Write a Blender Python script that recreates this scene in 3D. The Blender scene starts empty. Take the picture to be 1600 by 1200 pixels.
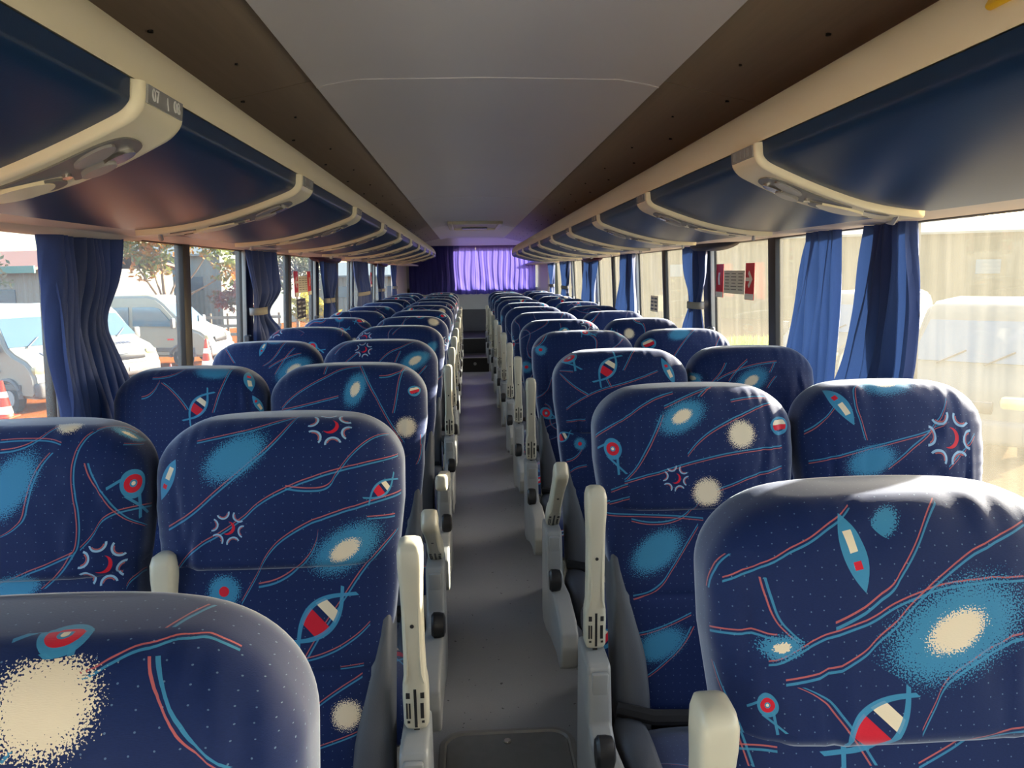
import bpy, bmesh, math, random
import numpy as np
from mathutils import Vector, Matrix, Euler

random.seed(7)
rng = np.random.default_rng(7)
scene = bpy.context.scene
COL = scene.collection

# ------------------------------------------------------------------ camera, light, exposure
F_PX, PITCH, YAW, ROLL = 1158.4, 0.1493, 0.0567, -0.0137
cam_data = bpy.data.cameras.new('camera')
cam_data.sensor_fit = 'HORIZONTAL'
cam_data.sensor_width = 36.0
cam_data.lens = F_PX / 1600.0 * 36.0
cam_data.clip_start = 0.02
cam_data.clip_end = 400
cam = bpy.data.objects.new('camera', cam_data)
COL.objects.link(cam)
rot = Matrix.Rotation(-YAW, 4, 'Z') @ Matrix.Rotation(math.pi / 2 - PITCH, 4, 'X') @ Matrix.Rotation(ROLL, 4, 'Z')
cam.matrix_world = Matrix.Translation((-0.073, 0.0, 1.40)) @ rot
scene.camera = cam

SUN_AZ = math.atan2(0.87, 0.50)          # from +Y towards +X
SUN_EL = math.radians(18.5)
sun_dir = Vector((math.sin(SUN_AZ) * math.cos(SUN_EL), math.cos(SUN_AZ) * math.cos(SUN_EL), math.sin(SUN_EL)))
sd = bpy.data.lights.new('sun', 'SUN')
sd.energy = 15.0
sd.angle = math.radians(0.6)
sd.color = (1.0, 0.92, 0.80)
sun = bpy.data.objects.new('sun', sd)
sun.rotation_euler = sun_dir.to_track_quat('Z', 'Y').to_euler()
sun.location = sun_dir * 60
COL.objects.link(sun)

world = bpy.data.worlds.new('world')
scene.world = world
world.use_nodes = True
wn = world.node_tree
for n in list(wn.nodes):
    wn.nodes.remove(n)
sky = wn.nodes.new('ShaderNodeTexSky')
sky.sky_type = 'NISHITA'
sky.sun_disc = False
sky.sun_elevation = SUN_EL
sky.sun_rotation = SUN_AZ
sky.dust_density = 2.5
sky.air_density = 1.0
bg = wn.nodes.new('ShaderNodeBackground')
bg.inputs['Strength'].default_value = 0.58
wo = wn.nodes.new('ShaderNodeOutputWorld')
wn.links.new(sky.outputs[0], bg.inputs[0])
wn.links.new(bg.outputs[0], wo.inputs[0])

scene.view_settings.view_transform = 'Standard'
scene.view_settings.look = 'None'
scene.view_settings.gamma = 1.0
scene.view_settings.use_curve_mapping = False
scene.view_settings.exposure = 1.2
try:
    scene.cycles.max_bounces = 10
    scene.cycles.diffuse_bounces = 6
    scene.cycles.transparent_max_bounces = 12
    scene.cycles.sample_clamp_indirect = 6.0
    scene.cycles.use_denoising = True
except Exception:
    pass

# ------------------------------------------------------------------ node helpers
class S:
    """a scalar socket with arithmetic"""
    def __init__(self, nt, sock):
        self.nt, self.s = nt, sock
    def _b(self, op, o, rev=False):
        return M(self.nt, op, o, self) if rev else M(self.nt, op, self, o)
    def __add__(self, o): return self._b('ADD', o)
    def __radd__(self, o): return self._b('ADD', o)
    def __sub__(self, o): return self._b('SUBTRACT', o)
    def __rsub__(self, o): return self._b('SUBTRACT', o, True)
    def __mul__(self, o): return self._b('MULTIPLY', o)
    def __rmul__(self, o): return self._b('MULTIPLY', o)
    def __truediv__(self, o): return self._b('DIVIDE', o)
    def __lt__(self, o): return self._b('LESS_THAN', o)
    def __gt__(self, o): return self._b('GREATER_THAN', o)
    def abs(self): return M(self.nt, 'ABSOLUTE', self)
    def sqrt(self): return M(self.nt, 'SQRT', self)

def M(nt, op, *args):
    n = nt.nodes.new('ShaderNodeMath')
    n.operation = op
    for i, a in enumerate(args):
        if isinstance(a, S):
            nt.links.new(a.s, n.inputs[i])
        else:
            n.inputs[i].default_value = float(a)
    return S(nt, n.outputs[0])

def hyp(nt, a, b):
    return (a * a + b * b).sqrt()

def mixc(nt, fac, c1, c2):
    n = nt.nodes.new('ShaderNodeMix')
    n.data_type = 'RGBA'
    for key, v in ((0, fac), (6, c1), (7, c2)):
        if isinstance(v, S):
            nt.links.new(v.s, n.inputs[key])
        elif hasattr(v, 'is_linked'):
            nt.links.new(v, n.inputs[key])
        elif isinstance(v, tuple):
            n.inputs[key].default_value = (*v, 1.0)
        else:
            n.inputs[key].default_value = v
    return n.outputs[2]

def srgb(r, g, b):
    f = lambda c: (c / 255 / 12.92) if c <= 10 else ((c / 255 + 0.055) / 1.055) ** 2.4
    return (f(r), f(g), f(b))

def new_mat(name):
    m = bpy.data.materials.new(name)
    m.use_nodes = True
    nt = m.node_tree
    return m, nt, nt.nodes['Principled BSDF']

def texco(nt, kind='Object'):
    return nt.nodes.new('ShaderNodeTexCoord').outputs[kind]

def noise(nt, vec, scale, detail=2.0, rough=0.5):
    n = nt.nodes.new('ShaderNodeTexNoise')
    n.inputs['Scale'].default_value = scale
    n.inputs['Detail'].default_value = detail
    n.inputs['Roughness'].default_value = rough
    if vec is not None:
        nt.links.new(vec, n.inputs['Vector'])
    return S(nt, n.outputs[0])

def mapping(nt, vec, scale=(1, 1, 1), loc=(0, 0, 0), rot=(0, 0, 0)):
    n = nt.nodes.new('ShaderNodeMapping')
    nt.links.new(vec, n.inputs['Vector'])
    n.inputs['Scale'].default_value = scale
    n.inputs['Location'].default_value = loc
    n.inputs['Rotation'].default_value = rot
    return n.outputs[0]

def bump(nt, bsdf, height, strength=0.3, dist=0.002):
    b = nt.nodes.new('ShaderNodeBump')
    b.inputs['Strength'].default_value = strength
    b.inputs['Distance'].default_value = dist
    nt.links.new(height.s, b.inputs['Height'])
    nt.links.new(b.outputs[0], bsdf.inputs['Normal'])

def plain(name, col, rough=0.5, var=0.10, vscale=6.0, bumps=0.0, bscale=200.0, metal=0.0, spec=0.5, coat=0.0):
    """procedural plastic / paint / metal with slight tone variation and grain"""
    m, nt, b = new_mat(name)
    co = texco(nt)
    n = noise(nt, co, vscale, 3.0)
    c = mixc(nt, n, tuple(x * (1 - var) for x in col), tuple(min(1, x * (1 + var)) for x in col))
    nt.links.new(c, b.inputs['Base Color'])
    b.inputs['Roughness'].default_value = rough
    b.inputs['Metallic'].default_value = metal
    b.inputs['Specular IOR Level'].default_value = spec
    b.inputs['Coat Weight'].default_value = coat
    if bumps > 0:
        bump(nt, b, noise(nt, co, bscale, 2.0), bumps, 0.001)
    return m

MAT = {}
MAT['cream'] = plain('cream_plastic', srgb(238, 231, 198), 0.38, 0.05, 3, 0.05, 400)
MAT['arm'] = plain('armrest_plastic', srgb(190, 186, 168), 0.30, 0.07, 12, 0.05, 500)
MAT['housing'] = plain('housing_plastic', srgb(148, 150, 148), 0.34, 0.08, 10, 0.05, 500)
MAT['vinyl'] = plain('grey_vinyl', srgb(72, 76, 84), 0.55, 0.08, 9, 0.3, 600)
MAT['black'] = plain('black_plastic', srgb(24, 25, 28), 0.40, 0.1, 20)
MAT['shell'] = plain('seat_shell', srgb(70, 72, 76), 0.5, 0.08, 8, 0.2, 400)
MAT['belt'] = plain('belt_webbing', srgb(22, 23, 27), 0.8, 0.1, 60, 0.3, 900)
MAT['frame'] = plain('window_rubber', srgb(34, 34, 36), 0.5, 0.1, 12)
MAT['wall'] = plain('wall_panel', srgb(196, 193, 186), 0.6, 0.06, 4, 0.1, 300)
MAT['valance'] = plain('valance_panel', srgb(214, 204, 190), 0.5, 0.05, 3, 0.05, 300)
MAT['inlay'] = plain('grey_inlay', srgb(112, 114, 112), 0.4, 0.06, 20, 0.1, 600)
MAT['chrome'] = plain('chrome', srgb(210, 208, 200), 0.18, 0.04, 10, metal=0.9)
MAT['plate'] = plain('number_plate', srgb(150, 152, 150), 0.25, 0.08, 60)
MAT['print'] = plain('white_print', srgb(226, 228, 224), 0.5, 0.03)
MAT['alu'] = plain('aluminium_strip', srgb(150, 150, 146), 0.42, 0.10, 25, metal=0.35)
MAT['yellow'] = plain('yellow_plastic', srgb(232, 190, 20), 0.4, 0.06)
MAT['red'] = plain('red_sticker', srgb(205, 26, 28), 0.45, 0.05)
MAT['darkred'] = plain('dark_red_plastic', srgb(70, 14, 18), 0.45, 0.05)
MAT['stickerwhite'] = plain('pale_sticker', srgb(226, 224, 208), 0.5, 0.03)
MAT['tie'] = plain('tieback_fabric', srgb(136, 134, 130), 0.8, 0.08, 60, 0.3, 600)
MAT['stepdark'] = plain('step_riser', srgb(30, 28, 28), 0.6, 0.1, 8)

def mat_belly():
    m, nt, b = new_mat('blue_rack_panel')
    co = texco(nt)
    n = noise(nt, co, 5.0, 3.0)
    nt.links.new(mixc(nt, n, srgb(22, 48, 80), srgb(28, 56, 90)), b.inputs['Base Color'])
    b.inputs['Roughness'].default_value = 0.34
    b.inputs['Specular IOR Level'].default_value = 0.22
    bump(nt, b, noise(nt, co, 350, 2.0), 0.08, 0.001)
    return m
MAT['belly'] = mat_belly()

def mat_ceiling(name, c1, c2, grain):
    m, nt, b = new_mat(name)
    co = texco(nt)
    g = noise(nt, mapping(nt, co, (60, 2.0, 20) if grain else (2, 2, 2)), 1.0, 4.0, 0.6)
    nt.links.new(mixc(nt, g, c1, c2), b.inputs['Base Color'])
    b.inputs['Roughness'].default_value = 0.45 if grain else 0.62
    bump(nt, b, noise(nt, co, 260, 2.0), 0.12, 0.001)
    return m
MAT['ceil'] = mat_ceiling('grey_ceiling', srgb(230, 229, 231), srgb(236, 235, 237), False)
MAT['brown'] = mat_ceiling('brown_ceiling_laminate', srgb(160, 145, 126), srgb(182, 166, 145), True)

def mat_floor():
    m, nt, b = new_mat('speckled_vinyl_floor')
    co = texco(nt)
    n1 = noise(nt, co, 3.0, 4.0)
    n2 = noise(nt, co, 320.0, 2.0)
    c = mixc(nt, n1, srgb(140, 144, 148), srgb(164, 166, 169))
    c = mixc(nt, (n2 > 0.66) * 0.5, c, srgb(188, 190, 192))
    c = mixc(nt, (noise(nt, co, 55.0, 1.0) > 0.74) * 0.8, c, srgb(38, 38, 38))
    nt.links.new(c, b.inputs['Base Color'])
    b.inputs['Roughness'].default_value = 0.42
    bump(nt, b, n2, 0.15, 0.001)
    return m
MAT['floor'] = mat_floor()

def mat_curtain(name, c1, c2, trans, tfac):
    m, nt, b = new_mat(name)
    co = texco(nt)
    w = noise(nt, mapping(nt, co, (400, 400, 1200)), 1.0, 1.0)
    c = mixc(nt, w, c1, c2)
    nt.links.new(c, b.inputs['Base Color'])
    b.inputs['Roughness'].default_value = 0.75
    b.inputs['Sheen Weight'].default_value = 0.08
    b.inputs['Sheen Tint'].default_value = (0.5, 0.6, 0.9, 1)
    tr = nt.nodes.new('ShaderNodeBsdfTranslucent')
    tr.inputs['Color'].default_value = (*trans, 1)
    mx = nt.nodes.new('ShaderNodeMixShader')
    mx.inputs[0].default_value = tfac
    out = nt.nodes['Material Output']
    nt.links.new(b.outputs[0], mx.inputs[1])
    nt.links.new(tr.outputs[0], mx.inputs[2])
    nt.links.new(mx.outputs[0], out.inputs['Surface'])
    bump(nt, b, w, 0.2, 0.001)
    return m
MAT['curtain'] = mat_curtain('blue_curtain_cloth', srgb(26, 46, 94), srgb(40, 66, 122), srgb(48, 74, 128), 0.13)
MAT['rearcurtain'] = mat_curtain('violet_blue_curtain_cloth', srgb(50, 50, 120), srgb(64, 62, 140), srgb(112, 100, 196), 0.36)

def mat_glass(name, dust, tint, streak):
    """clear pane with a film of dust: dust lets light through diffusely and shows where the sun hits it"""
    m, nt, b = new_mat(name)
    nt.nodes.remove(b)
    co = texco(nt)
    n1 = noise(nt, mapping(nt, co, (3, 26, 1.2)), 1.0, 4.0, 0.65)
    n2 = noise(nt, mapping(nt, co, (8, 8, 8)), 1.0, 5.0, 0.7)
    n3 = noise(nt, mapping(nt, co, (30, 60, 420)), 1.0, 2.0, 0.7)
    amt = (n1 * streak + n2 * (1 - streak) * 0.7 + n3 * 0.3) * (2.0 * dust)
    tp = nt.nodes.new('ShaderNodeBsdfTransparent')
    tp.inputs[0].default_value = (0.94, 0.95, 0.94, 1)
    tl = nt.nodes.new('ShaderNodeBsdfTranslucent')
    tl.inputs[0].default_value = (*tint, 1)
    gl = nt.nodes.new('ShaderNodeBsdfGlossy')
    gl.inputs['Roughness'].default_value = 0.02
    m1 = nt.nodes.new('ShaderNodeMixShader')
    m2 = nt.nodes.new('ShaderNodeMixShader')
    m2.inputs[0].default_value = 0.03
    cl = M(nt, 'MINIMUM', amt, 0.9)
    nt.links.new(cl.s, m1.inputs[0])
    nt.links.new(tp.outputs[0], m1.inputs[1])
    nt.links.new(tl.outputs[0], m1.inputs[2])
    nt.links.new(m1.outputs[0], m2.inputs[1])
    nt.links.new(gl.outputs[0], m2.inputs[2])
    nt.links.new(m2.outputs[0], nt.nodes['Material Output'].inputs['Surface'])
    return m
MAT['glassL'] = mat_glass('clear_pane', 0.05, srgb(230, 232, 225), 0.5)
MAT['glassR'] = mat_glass('dusty_pane', 0.026, srgb(228, 224, 206), 0.7)
MAT['glassB'] = mat_glass('rear_pane', 0.03, srgb(230, 230, 225), 0.5)

# ------------------------------------------------------------------ woven seat fabric
NAVY1, NAVY2 = srgb(6, 27, 72), srgb(11, 36, 88)
CYAN, PALE, RED, CRIM, CREAM = srgb(58, 136, 176), srgb(140, 176, 204), srgb(190, 98, 94), srgb(196, 24, 48), srgb(222, 208, 182)

def fabric(name, lines=None, motifs=None, flip=1):
    """velour with paired cyan / red lines, dithered bursts, fish, flowers and eyes.
    lines / motifs in metres on the unrolled seat cover; without them both come from cells and noise"""
    m, nt, b = new_mat(name)
    uvn = nt.nodes.new('ShaderNodeUVMap')
    uvn.uv_map = 'UVMap'
    vec = uvn.outputs[0]
    if motifs is None:
        oi = nt.nodes.new('ShaderNodeObjectInfo')
        sc = nt.nodes.new('ShaderNodeVectorMath')
        sc.operation = 'SCALE'
        nt.links.new(oi.outputs['Location'], sc.inputs[0])
        sc.inputs['Scale'].default_value = 3.17
        ad = nt.nodes.new('ShaderNodeVectorMath')
        ad.operation = 'ADD'
        rr = nt.nodes.new('ShaderNodeVectorRotate')
        rr.inputs['Angle'].default_value = 0.0
        nt.links.new(vec, ad.inputs[0])
        sw = nt.nodes.new('ShaderNodeSeparateXYZ')
        nt.links.new(sc.outputs[0], sw.inputs[0])
        cb = nt.nodes.new('ShaderNodeCombineXYZ')
        nt.links.new(sw.outputs[0], cb.inputs[0])
        nt.links.new(sw.outputs[1], cb.inputs[1])
        nt.links.new(cb.outputs[0], ad.inputs[1])
        nt.nodes.remove(rr)
        vec = ad.outputs[0]
    sp = nt.nodes.new('ShaderNodeSeparateXYZ')
    nt.links.new(vec, sp.inputs[0])
    u, v = S(nt, sp.outputs[0]), S(nt, sp.outputs[1])
    fine = noise(nt, vec, 520.0, 1.0)
    # base: navy with a fine rib and pin dots
    weave = noise(nt, mapping(nt, vec, (300, 1400, 1)), 1.0, 1.0)
    col = mixc(nt, weave, NAVY1, NAVY2)
    vo = nt.nodes.new('ShaderNodeTexVoronoi')
    vo.voronoi_dimensions = '2D'
    vo.inputs['Scale'].default_value = 62.0
    vo.inputs['Randomness'].default_value = 0.25
    nt.links.new(vec, vo.inputs['Vector'])
    col = mixc(nt, (S(nt, vo.outputs['Distance']) < 0.05) * 0.35, col, PALE)
    # lines
    def pair(col, d, mask):
        col = mixc(nt, ((d.abs() < 0.0013) * mask) * 0.8, col, CYAN)
        dd = d - 0.0046 * flip
        return mixc(nt, ((dd.abs() < 0.0009) * mask) * 0.75, col, RED)
    if lines is None:
        w1 = noise(nt, vec, 3.2, 1.0)
        w2 = noise(nt, mapping(nt, vec, (1, 1, 1), (7.3, 2.1, 0)), 4.1, 1.0)
        for (cx_, cy_, wn_, sp_, off) in ((-0.50, 0.86, w1, 0.21, 0.0), (0.80, 0.60, w2, 0.33, 0.11), (-0.85, 0.53, w2, 0.37, 0.2)):
            f = u * cx_ + v * cy_ + (wn_ - 0.5) * 0.42 + off
            md = M(nt, 'PINGPONG', f, sp_)
            msk = noise(nt, mapping(nt, vec, (1, 1, 1), (off * 40, 3, 0)), 5.0, 0.0) > 0.46
            col = pair(col, md - sp_ * 0.5, msk)
    else:
        for pts in lines:
            us = [p[0] for p in pts]; vs = [p[1] for p in pts]
            sx, sy = max(us) - min(us), max(vs) - min(vs)
            A, B, aa, bb = (u, v, us, vs) if sx >= sy else (v, u, vs, us)
            sgn = 1.0 if sx >= sy else -1.0
            o = np.argsort(aa); aa = [aa[i] for i in o]; bb = [bb[i] for i in o]
            a0, a1 = aa[0], aa[-1]
            b0, b1 = min(bb) - 0.004, max(bb) + 0.004
            t = (A - a0) * (1.0 / (a1 - a0))
            fc = nt.nodes.new('ShaderNodeFloatCurve')
            cu = fc.mapping.curves[0]
            P = [((a - a0) / (a1 - a0), (q - b0) / (b1 - b0)) for a, q in zip(aa, bb)]
            cu.points[0].location = P[0]
            cu.points[1].location = P[-1]
            for q in P[1:-1]:
                cu.points.new(*q)
            fc.mapping.update()
            nt.links.new(t.s, fc.inputs['Value'])
            c = S(nt, fc.outputs[0]) * (b1 - b0) + b0
            slope = (bb[-1] - bb[0]) / (a1 - a0)
            d = (B - c) * (sgn / math.sqrt(1 + slope * slope))
            msk = (M(nt, 'COMPARE', t, 0.5, 0.5))
            col = pair(col, d, msk)
    # motifs: local coordinates (a, b) of the motif this point belongs to, its type in ty
    if motifs is None:
        vm = nt.nodes.new('ShaderNodeTexVoronoi')
        vm.voronoi_dimensions = '2D'
        vm.inputs['Scale'].default_value = 5.6
        vm.inputs['Randomness'].default_value = 0.75
        nt.links.new(vec, vm.inputs['Vector'])
        ps = nt.nodes.new('ShaderNodeSeparateXYZ')
        nt.links.new(vm.outputs['Position'], ps.inputs[0])
        pc = nt.nodes.new('ShaderNodeSeparateColor')
        nt.links.new(vm.outputs['Color'], pc.inputs[0])
        R, G, B_ = (S(nt, pc.outputs[i]) for i in range(3))
        du, dv = u - S(nt, ps.outputs[0]), v - S(nt, ps.outputs[1])
        ang = G * 1.6 + 0.1
        siz = B_ * 0.014 + 0.032
        ty = M(nt, 'FLOOR', R * 7.99)
    else:
        best = None
        for (t_, mu, mv, ro, si) in motifs:
            x, y = u - mu, v - mv
            dist = hyp(nt, x, y) / si
            if best is None:
                best, du, dv, ang, siz, ty = dist, x, y, x * 0 + ro, x * 0 + si, x * 0 + t_
            else:
                k = dist < best
                lerp = lambda p, q: p + (q - p) * k
                best = M(nt, 'MINIMUM', dist, best)
                du, dv = lerp(du, x), lerp(dv, y)
                ang, siz, ty = lerp(ang, ro), lerp(siz, si), lerp(ty, t_)
    ca, sa = M(nt, 'COSINE', ang), M(nt, 'SINE', ang)
    a = (du * ca + dv * sa) / siz
    bq = (dv * ca - du * sa) / siz
    is_ = lambda k: M(nt, 'COMPARE', ty, float(k), 0.4)
    r = hyp(nt, a, bq)
    dth = fine - 0.5
    # 0 cyan burst with cream core, 1 cream burst, 2 cyan burst, 5 round cyan burst with red core
    el = hyp(nt, a * 0.72, bq * 1.30)
    k0, k1, k2, k5 = is_(0), is_(1), is_(2), is_(5)
    e02 = el + dth * 1.5 < 0.82
    r5 = r + dth * 1.1 < 0.72
    col = mixc(nt, e02 * M(nt, 'MAXIMUM', k0, k2) * 0.85, col, CYAN)
    col = mixc(nt, r5 * k5 * 0.85, col, CYAN)
    col = mixc(nt, ((el + dth * 0.5) < 0.36) * k0, col, CREAM)
    col = mixc(nt, ((r + dth * 1.1) < 0.66) * k1, col, CREAM)
    col = mixc(nt, (r < 0.24) * k5, col, CRIM)
    # 3 fish: lens outline, red and cream bars, forked tails
    k3 = is_(3)
    h = (1.0 - a * a) * 0.48
    ab = bq.abs()
    inside = ab < h
    col = mixc(nt, inside * M(nt, 'COMPARE', a, -0.27, 0.27) * k3, col, CRIM)
    col = mixc(nt, inside * M(nt, 'COMPARE', a, 0.38, 0.17) * k3, col, CREAM)
    outl = ((ab - h).abs() < 0.085) * (a.abs() < 1.03)
    fork = ((ab - (a.abs() - 1.0) * 0.9).abs() < 0.075) * (a.abs() > 0.98) * (a.abs() < 1.38)
    col = mixc(nt, M(nt, 'MAXIMUM', outl, fork) * k3 * 0.9, col, CYAN)
    # 4 flower: six arcs round a red crescent
    k4 = is_(4)
    th = M(nt, 'ARCTAN2', bq, a) + 6.2832
    tm = M(nt, 'MODULO', th, 1.0472) - 0.5236
    px, py = r * M(nt, 'COSINE', tm), r * M(nt, 'SINE', tm)
    rho = hyp(nt, px - 1.12, py)
    arc = ((rho - 0.40).abs() < 0.055) * (px < 1.08)
    arc2 = ((rho - 0.30).abs() < 0.03) * (px < 1.0)
    col = mixc(nt, arc * k4, col, PALE)
    col = mixc(nt, arc2 * k4 * 0.8, col, RED)
    cres = (hyp(nt, a, bq) < 0.46) * (hyp(nt, a + 0.14, bq - 0.12) > 0.44)
    col = mixc(nt, cres * k4, col, CRIM)
    # 6 eye: cyan blob, red ring, pale pupil, crossing legs
    k6 = is_(6)
    col = mixc(nt, (hyp(nt, a, bq * 0.85) < 0.52) * k6 * 0.9, col, CYAN)
    col = mixc(nt, ((r - 0.26).abs() < 0.11) * k6, col, CRIM)
    col = mixc(nt, (r < 0.08) * k6, col, CREAM)
    leg = M(nt, 'COMPARE', bq, -0.95, 0.55)
    l1 = ((a + (bq + 0.9) * 0.75).abs() < 0.07)
    l2 = ((a - (bq + 0.9) * 0.15 - 0.1).abs() < 0.07)
    l3 = ((bq - 0.42 - a * 0.3).abs() < 0.06) * (a < -0.3) * (a > -1.0)
    col = mixc(nt, M(nt, 'MAXIMUM', M(nt, 'MAXIMUM', l1, l2) * leg, l3) * k6 * 0.85, col, CYAN)
    # 8 leaf: solid cyan lens with a cream slit and a red fleck
    k8 = is_(8)
    lf = ab < (1.0 - a * a) * 0.30
    col = mixc(nt, lf * k8 * 0.9, col, CYAN)
    col = mixc(nt, (ab < 0.11) * M(nt, 'COMPARE', a, 0.25, 0.28) * k8, col, CREAM)
    col = mixc(nt, (ab < 0.10) * M(nt, 'COMPARE', a, -0.35, 0.10) * k8, col, CRIM)
    # 7 half disc flag: cyan ring, red over cream bars
    k7 = is_(7)
    dsk = r < 0.56
    col = mixc(nt, ((r - 0.60).abs() < 0.13) * k7 * 0.9, col, CYAN)
    col = mixc(nt, dsk * (bq > 0.05) * (bq < 0.42) * k7, col, CREAM)
    col = mixc(nt, dsk * (bq < 0.05) * (bq > -0.34) * k7, col, CRIM)
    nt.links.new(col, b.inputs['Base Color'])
    lw = nt.nodes.new('ShaderNodeLayerWeight')      # pale sheen of sunlit velour, mixed into the colour at grazing view
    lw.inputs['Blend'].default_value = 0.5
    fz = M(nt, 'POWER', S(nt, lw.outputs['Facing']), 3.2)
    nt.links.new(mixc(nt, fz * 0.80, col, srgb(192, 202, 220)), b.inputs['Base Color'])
    b.inputs['Roughness'].default_value = 0.68
    b.inputs['Specular IOR Level'].default_value = 0.25
    b.inputs['Sheen Weight'].default_value = 0.25
    b.inputs['Sheen Roughness'].default_value = 0.16
    b.inputs['Sheen Tint'].default_value = (0.72, 0.82, 1.0, 1)
    bump(nt, b, weave * 0.5 + noise(nt, vec, 14.0, 2.0) * 1.5, 0.25, 0.0015)
    return m

# ------------------------------------------------------------------ mesh helpers
class MB:
    def __init__(self):
        self.v, self.f, self.uv = [], [], []
    def add(self, verts, faces, uvs=None):
        o = len(self.v)
        self.v += [tuple(p) for p in verts]
        self.f += [tuple(i + o for i in fc) for fc in faces]
        self.uv += list(uvs) if uvs is not None else [(p[0], p[2]) for p in verts]
        return self
    def box(self, c, s, bev=0.0, mtx=None, seg=1):
        bm = bmesh.new()
        bmesh.ops.create_cube(bm, size=1.0)
        for q in bm.verts:
            q.co = Vector((q.co.x * s[0], q.co.y * s[1], q.co.z * s[2]))
        if bev > 0:
            bmesh.ops.bevel(bm, geom=list(bm.edges), offset=min(bev, min(s) * 0.45), segments=seg, affect='EDGES', profile=0.5)
        T = Matrix.Translation(c) if mtx is None else mtx
        return self.from_bm(bm, T)
    def from_bm(self, bm, T=None):
        bm.verts.index_update()
        vs = [(T @ q.co if T is not None else q.co.copy()) for q in bm.verts]
        fs = [[q.index for q in f.verts] for f in bm.faces]
        bm.free()
        return self.add(vs, fs)
    def tube(self, pts, r, n=8, cap=True):
        pts = [Vector(p) for p in pts]
        rr = r if isinstance(r, (list, tuple)) else [r] * len(pts)
        vs, fs = [], []
        ref = None
        for i, p in enumerate(pts):
            d = (pts[min(i + 1, len(pts) - 1)] - pts[max(i - 1, 0)]).normalized()
            up = Vector((0, 0, 1)) if abs(d.z) < 0.9 else Vector((0, 1, 0))
            s = d.cross(up).normalized()
            t = s.cross(d).normalized()
            for k in range(n):
                an = 2 * math.pi * k / n
                vs.append(p + s * math.cos(an) * rr[i] + t * math.sin(an) * rr[i])
        for i in range(len(pts) - 1):
            for k in range(n):
                k2 = (k + 1) % n
                fs.append((i * n + k, i * n + k2, (i + 1) * n + k2, (i + 1) * n + k))
        if cap:
            fs.append(tuple(range(n - 1, -1, -1)))
            fs.append(tuple((len(pts) - 1) * n + k for k in range(n)))
        return self.add(vs, fs)
    def loft(self, rings, cap=True, closed=True, uvs=None):
        n = len(rings[0])
        vs = [p for r in rings for p in r]
        fs = []
        for i in range(len(rings) - 1):
            for k in range(n if closed else n - 1):
                k2 = (k + 1) % n
                fs.append((i * n + k, i * n + k2, (i + 1) * n + k2, (i + 1) * n + k))
        if cap:
            fs.append(tuple(range(n - 1, -1, -1)))
            fs.append(tuple((len(rings) - 1) * n + k for k in range(n)))
        return self.add(vs, fs, uvs)
    def prism(self, poly, axis, a0, a1, bev=0.0, seg=2):
        """polygon in the two other axes, extruded along axis from a0 to a1"""
        bm = bmesh.new()
        def P(p, a):
            return {'x': (a, p[0], p[1]), 'y': (p[0], a, p[1]), 'z': (p[0], p[1], a)}[axis]
        v0 = [bm.verts.new(P(p, a0)) for p in poly]
        v1 = [bm.verts.new(P(p, a1)) for p in poly]
        bm.faces.new(v0)
        bm.faces.new(v1[::-1])
        for i in range(len(poly)):
            j = (i + 1) % len(poly)
            bm.faces.new((v0[i], v1[i], v1[j], v0[j]))
        bmesh.ops.recalc_face_normals(bm, faces=list(bm.faces))
        if bev > 0:
            es = [e for e in bm.edges if len(e.link_faces) == 2 and e.calc_face_angle(0) > 0.5]
            bmesh.ops.bevel(bm, geom=es, offset=bev, segments=seg, affect='EDGES', profile=0.6)
        return self.from_bm(bm)
    def disc(self, c, r, h, n=24, axis='z', dome=0.0):
        rings = []
        ax = {'x': (Vector((0, 1, 0)), Vector((0, 0, 1)), Vector((1, 0, 0))), 'y': (Vector((0, 0, 1)), Vector((1, 0, 0)), Vector((0, 1, 0))), 'z': (Vector((1, 0, 0)), Vector((0, 1, 0)), Vector((0, 0, 1)))}[axis]
        for (rr, hh) in ((r, -h / 2), (r, h / 2 - min(0.2 * r, h * 0.3)), (r - min(0.2 * r, h * 0.3), h / 2), (r * 0.5, h / 2 + dome * 0.7), (r * 0.02, h / 2 + dome)):
            rings.append([Vector(c) + ax[0] * rr * math.cos(2 * math.pi * k / n) + ax[1] * rr * math.sin(2 * math.pi * k / n) + ax[2] * hh for k in range(n)])
        return self.loft(rings)
    def mesh(self, name, mat, smooth=True, angle=40):
        me = bpy.data.meshes.new(name)
        me.from_pydata(self.v, [], self.f)
        uvl = me.uv_layers.new(name='UVMap')
        idx = np.empty(len(me.loops), dtype=np.int32)
        me.loops.foreach_get('vertex_index', idx)
        uvl.data.foreach_set('uv', np.asarray(self.uv, dtype=np.float32)[idx].ravel())
        bm = bmesh.new()
        bm.from_mesh(me)
        bmesh.ops.recalc_face_normals(bm, faces=list(bm.faces))
        lim = math.radians(angle)
        for e in bm.edges:
            if len(e.link_faces) == 2 and e.calc_face_angle(0) > lim:
                e.smooth = False
        for fc in bm.faces:
            fc.smooth = smooth
        bm.to_mesh(me)
        bm.free()
        me.materials.append(mat)
        return me
    def build(self, name, mat, parent=None, smooth=True, angle=40):
        return link(name, self.mesh(name, mat, smooth, angle), parent)

def link(name, me, parent=None, loc=None):
    o = bpy.data.objects.new(name, me)
    COL.objects.link(o)
    if parent is not None:
        o.parent = parent
    if loc is not None:
        o.location = loc
    return o

def tag(o, label, cat, group=None, kind=None):
    o['label'] = label
    o['category'] = cat
    if group:
        o['group'] = group
    if kind:
        o['kind'] = kind
    return o

def empty(name, loc=(0, 0, 0), rz=0.0):
    o = bpy.data.objects.new(name, None)
    o.empty_display_size = 0.05
    COL.objects.link(o)
    o.location = loc
    o.rotation_euler = (0, 0, rz)
    return o

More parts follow.
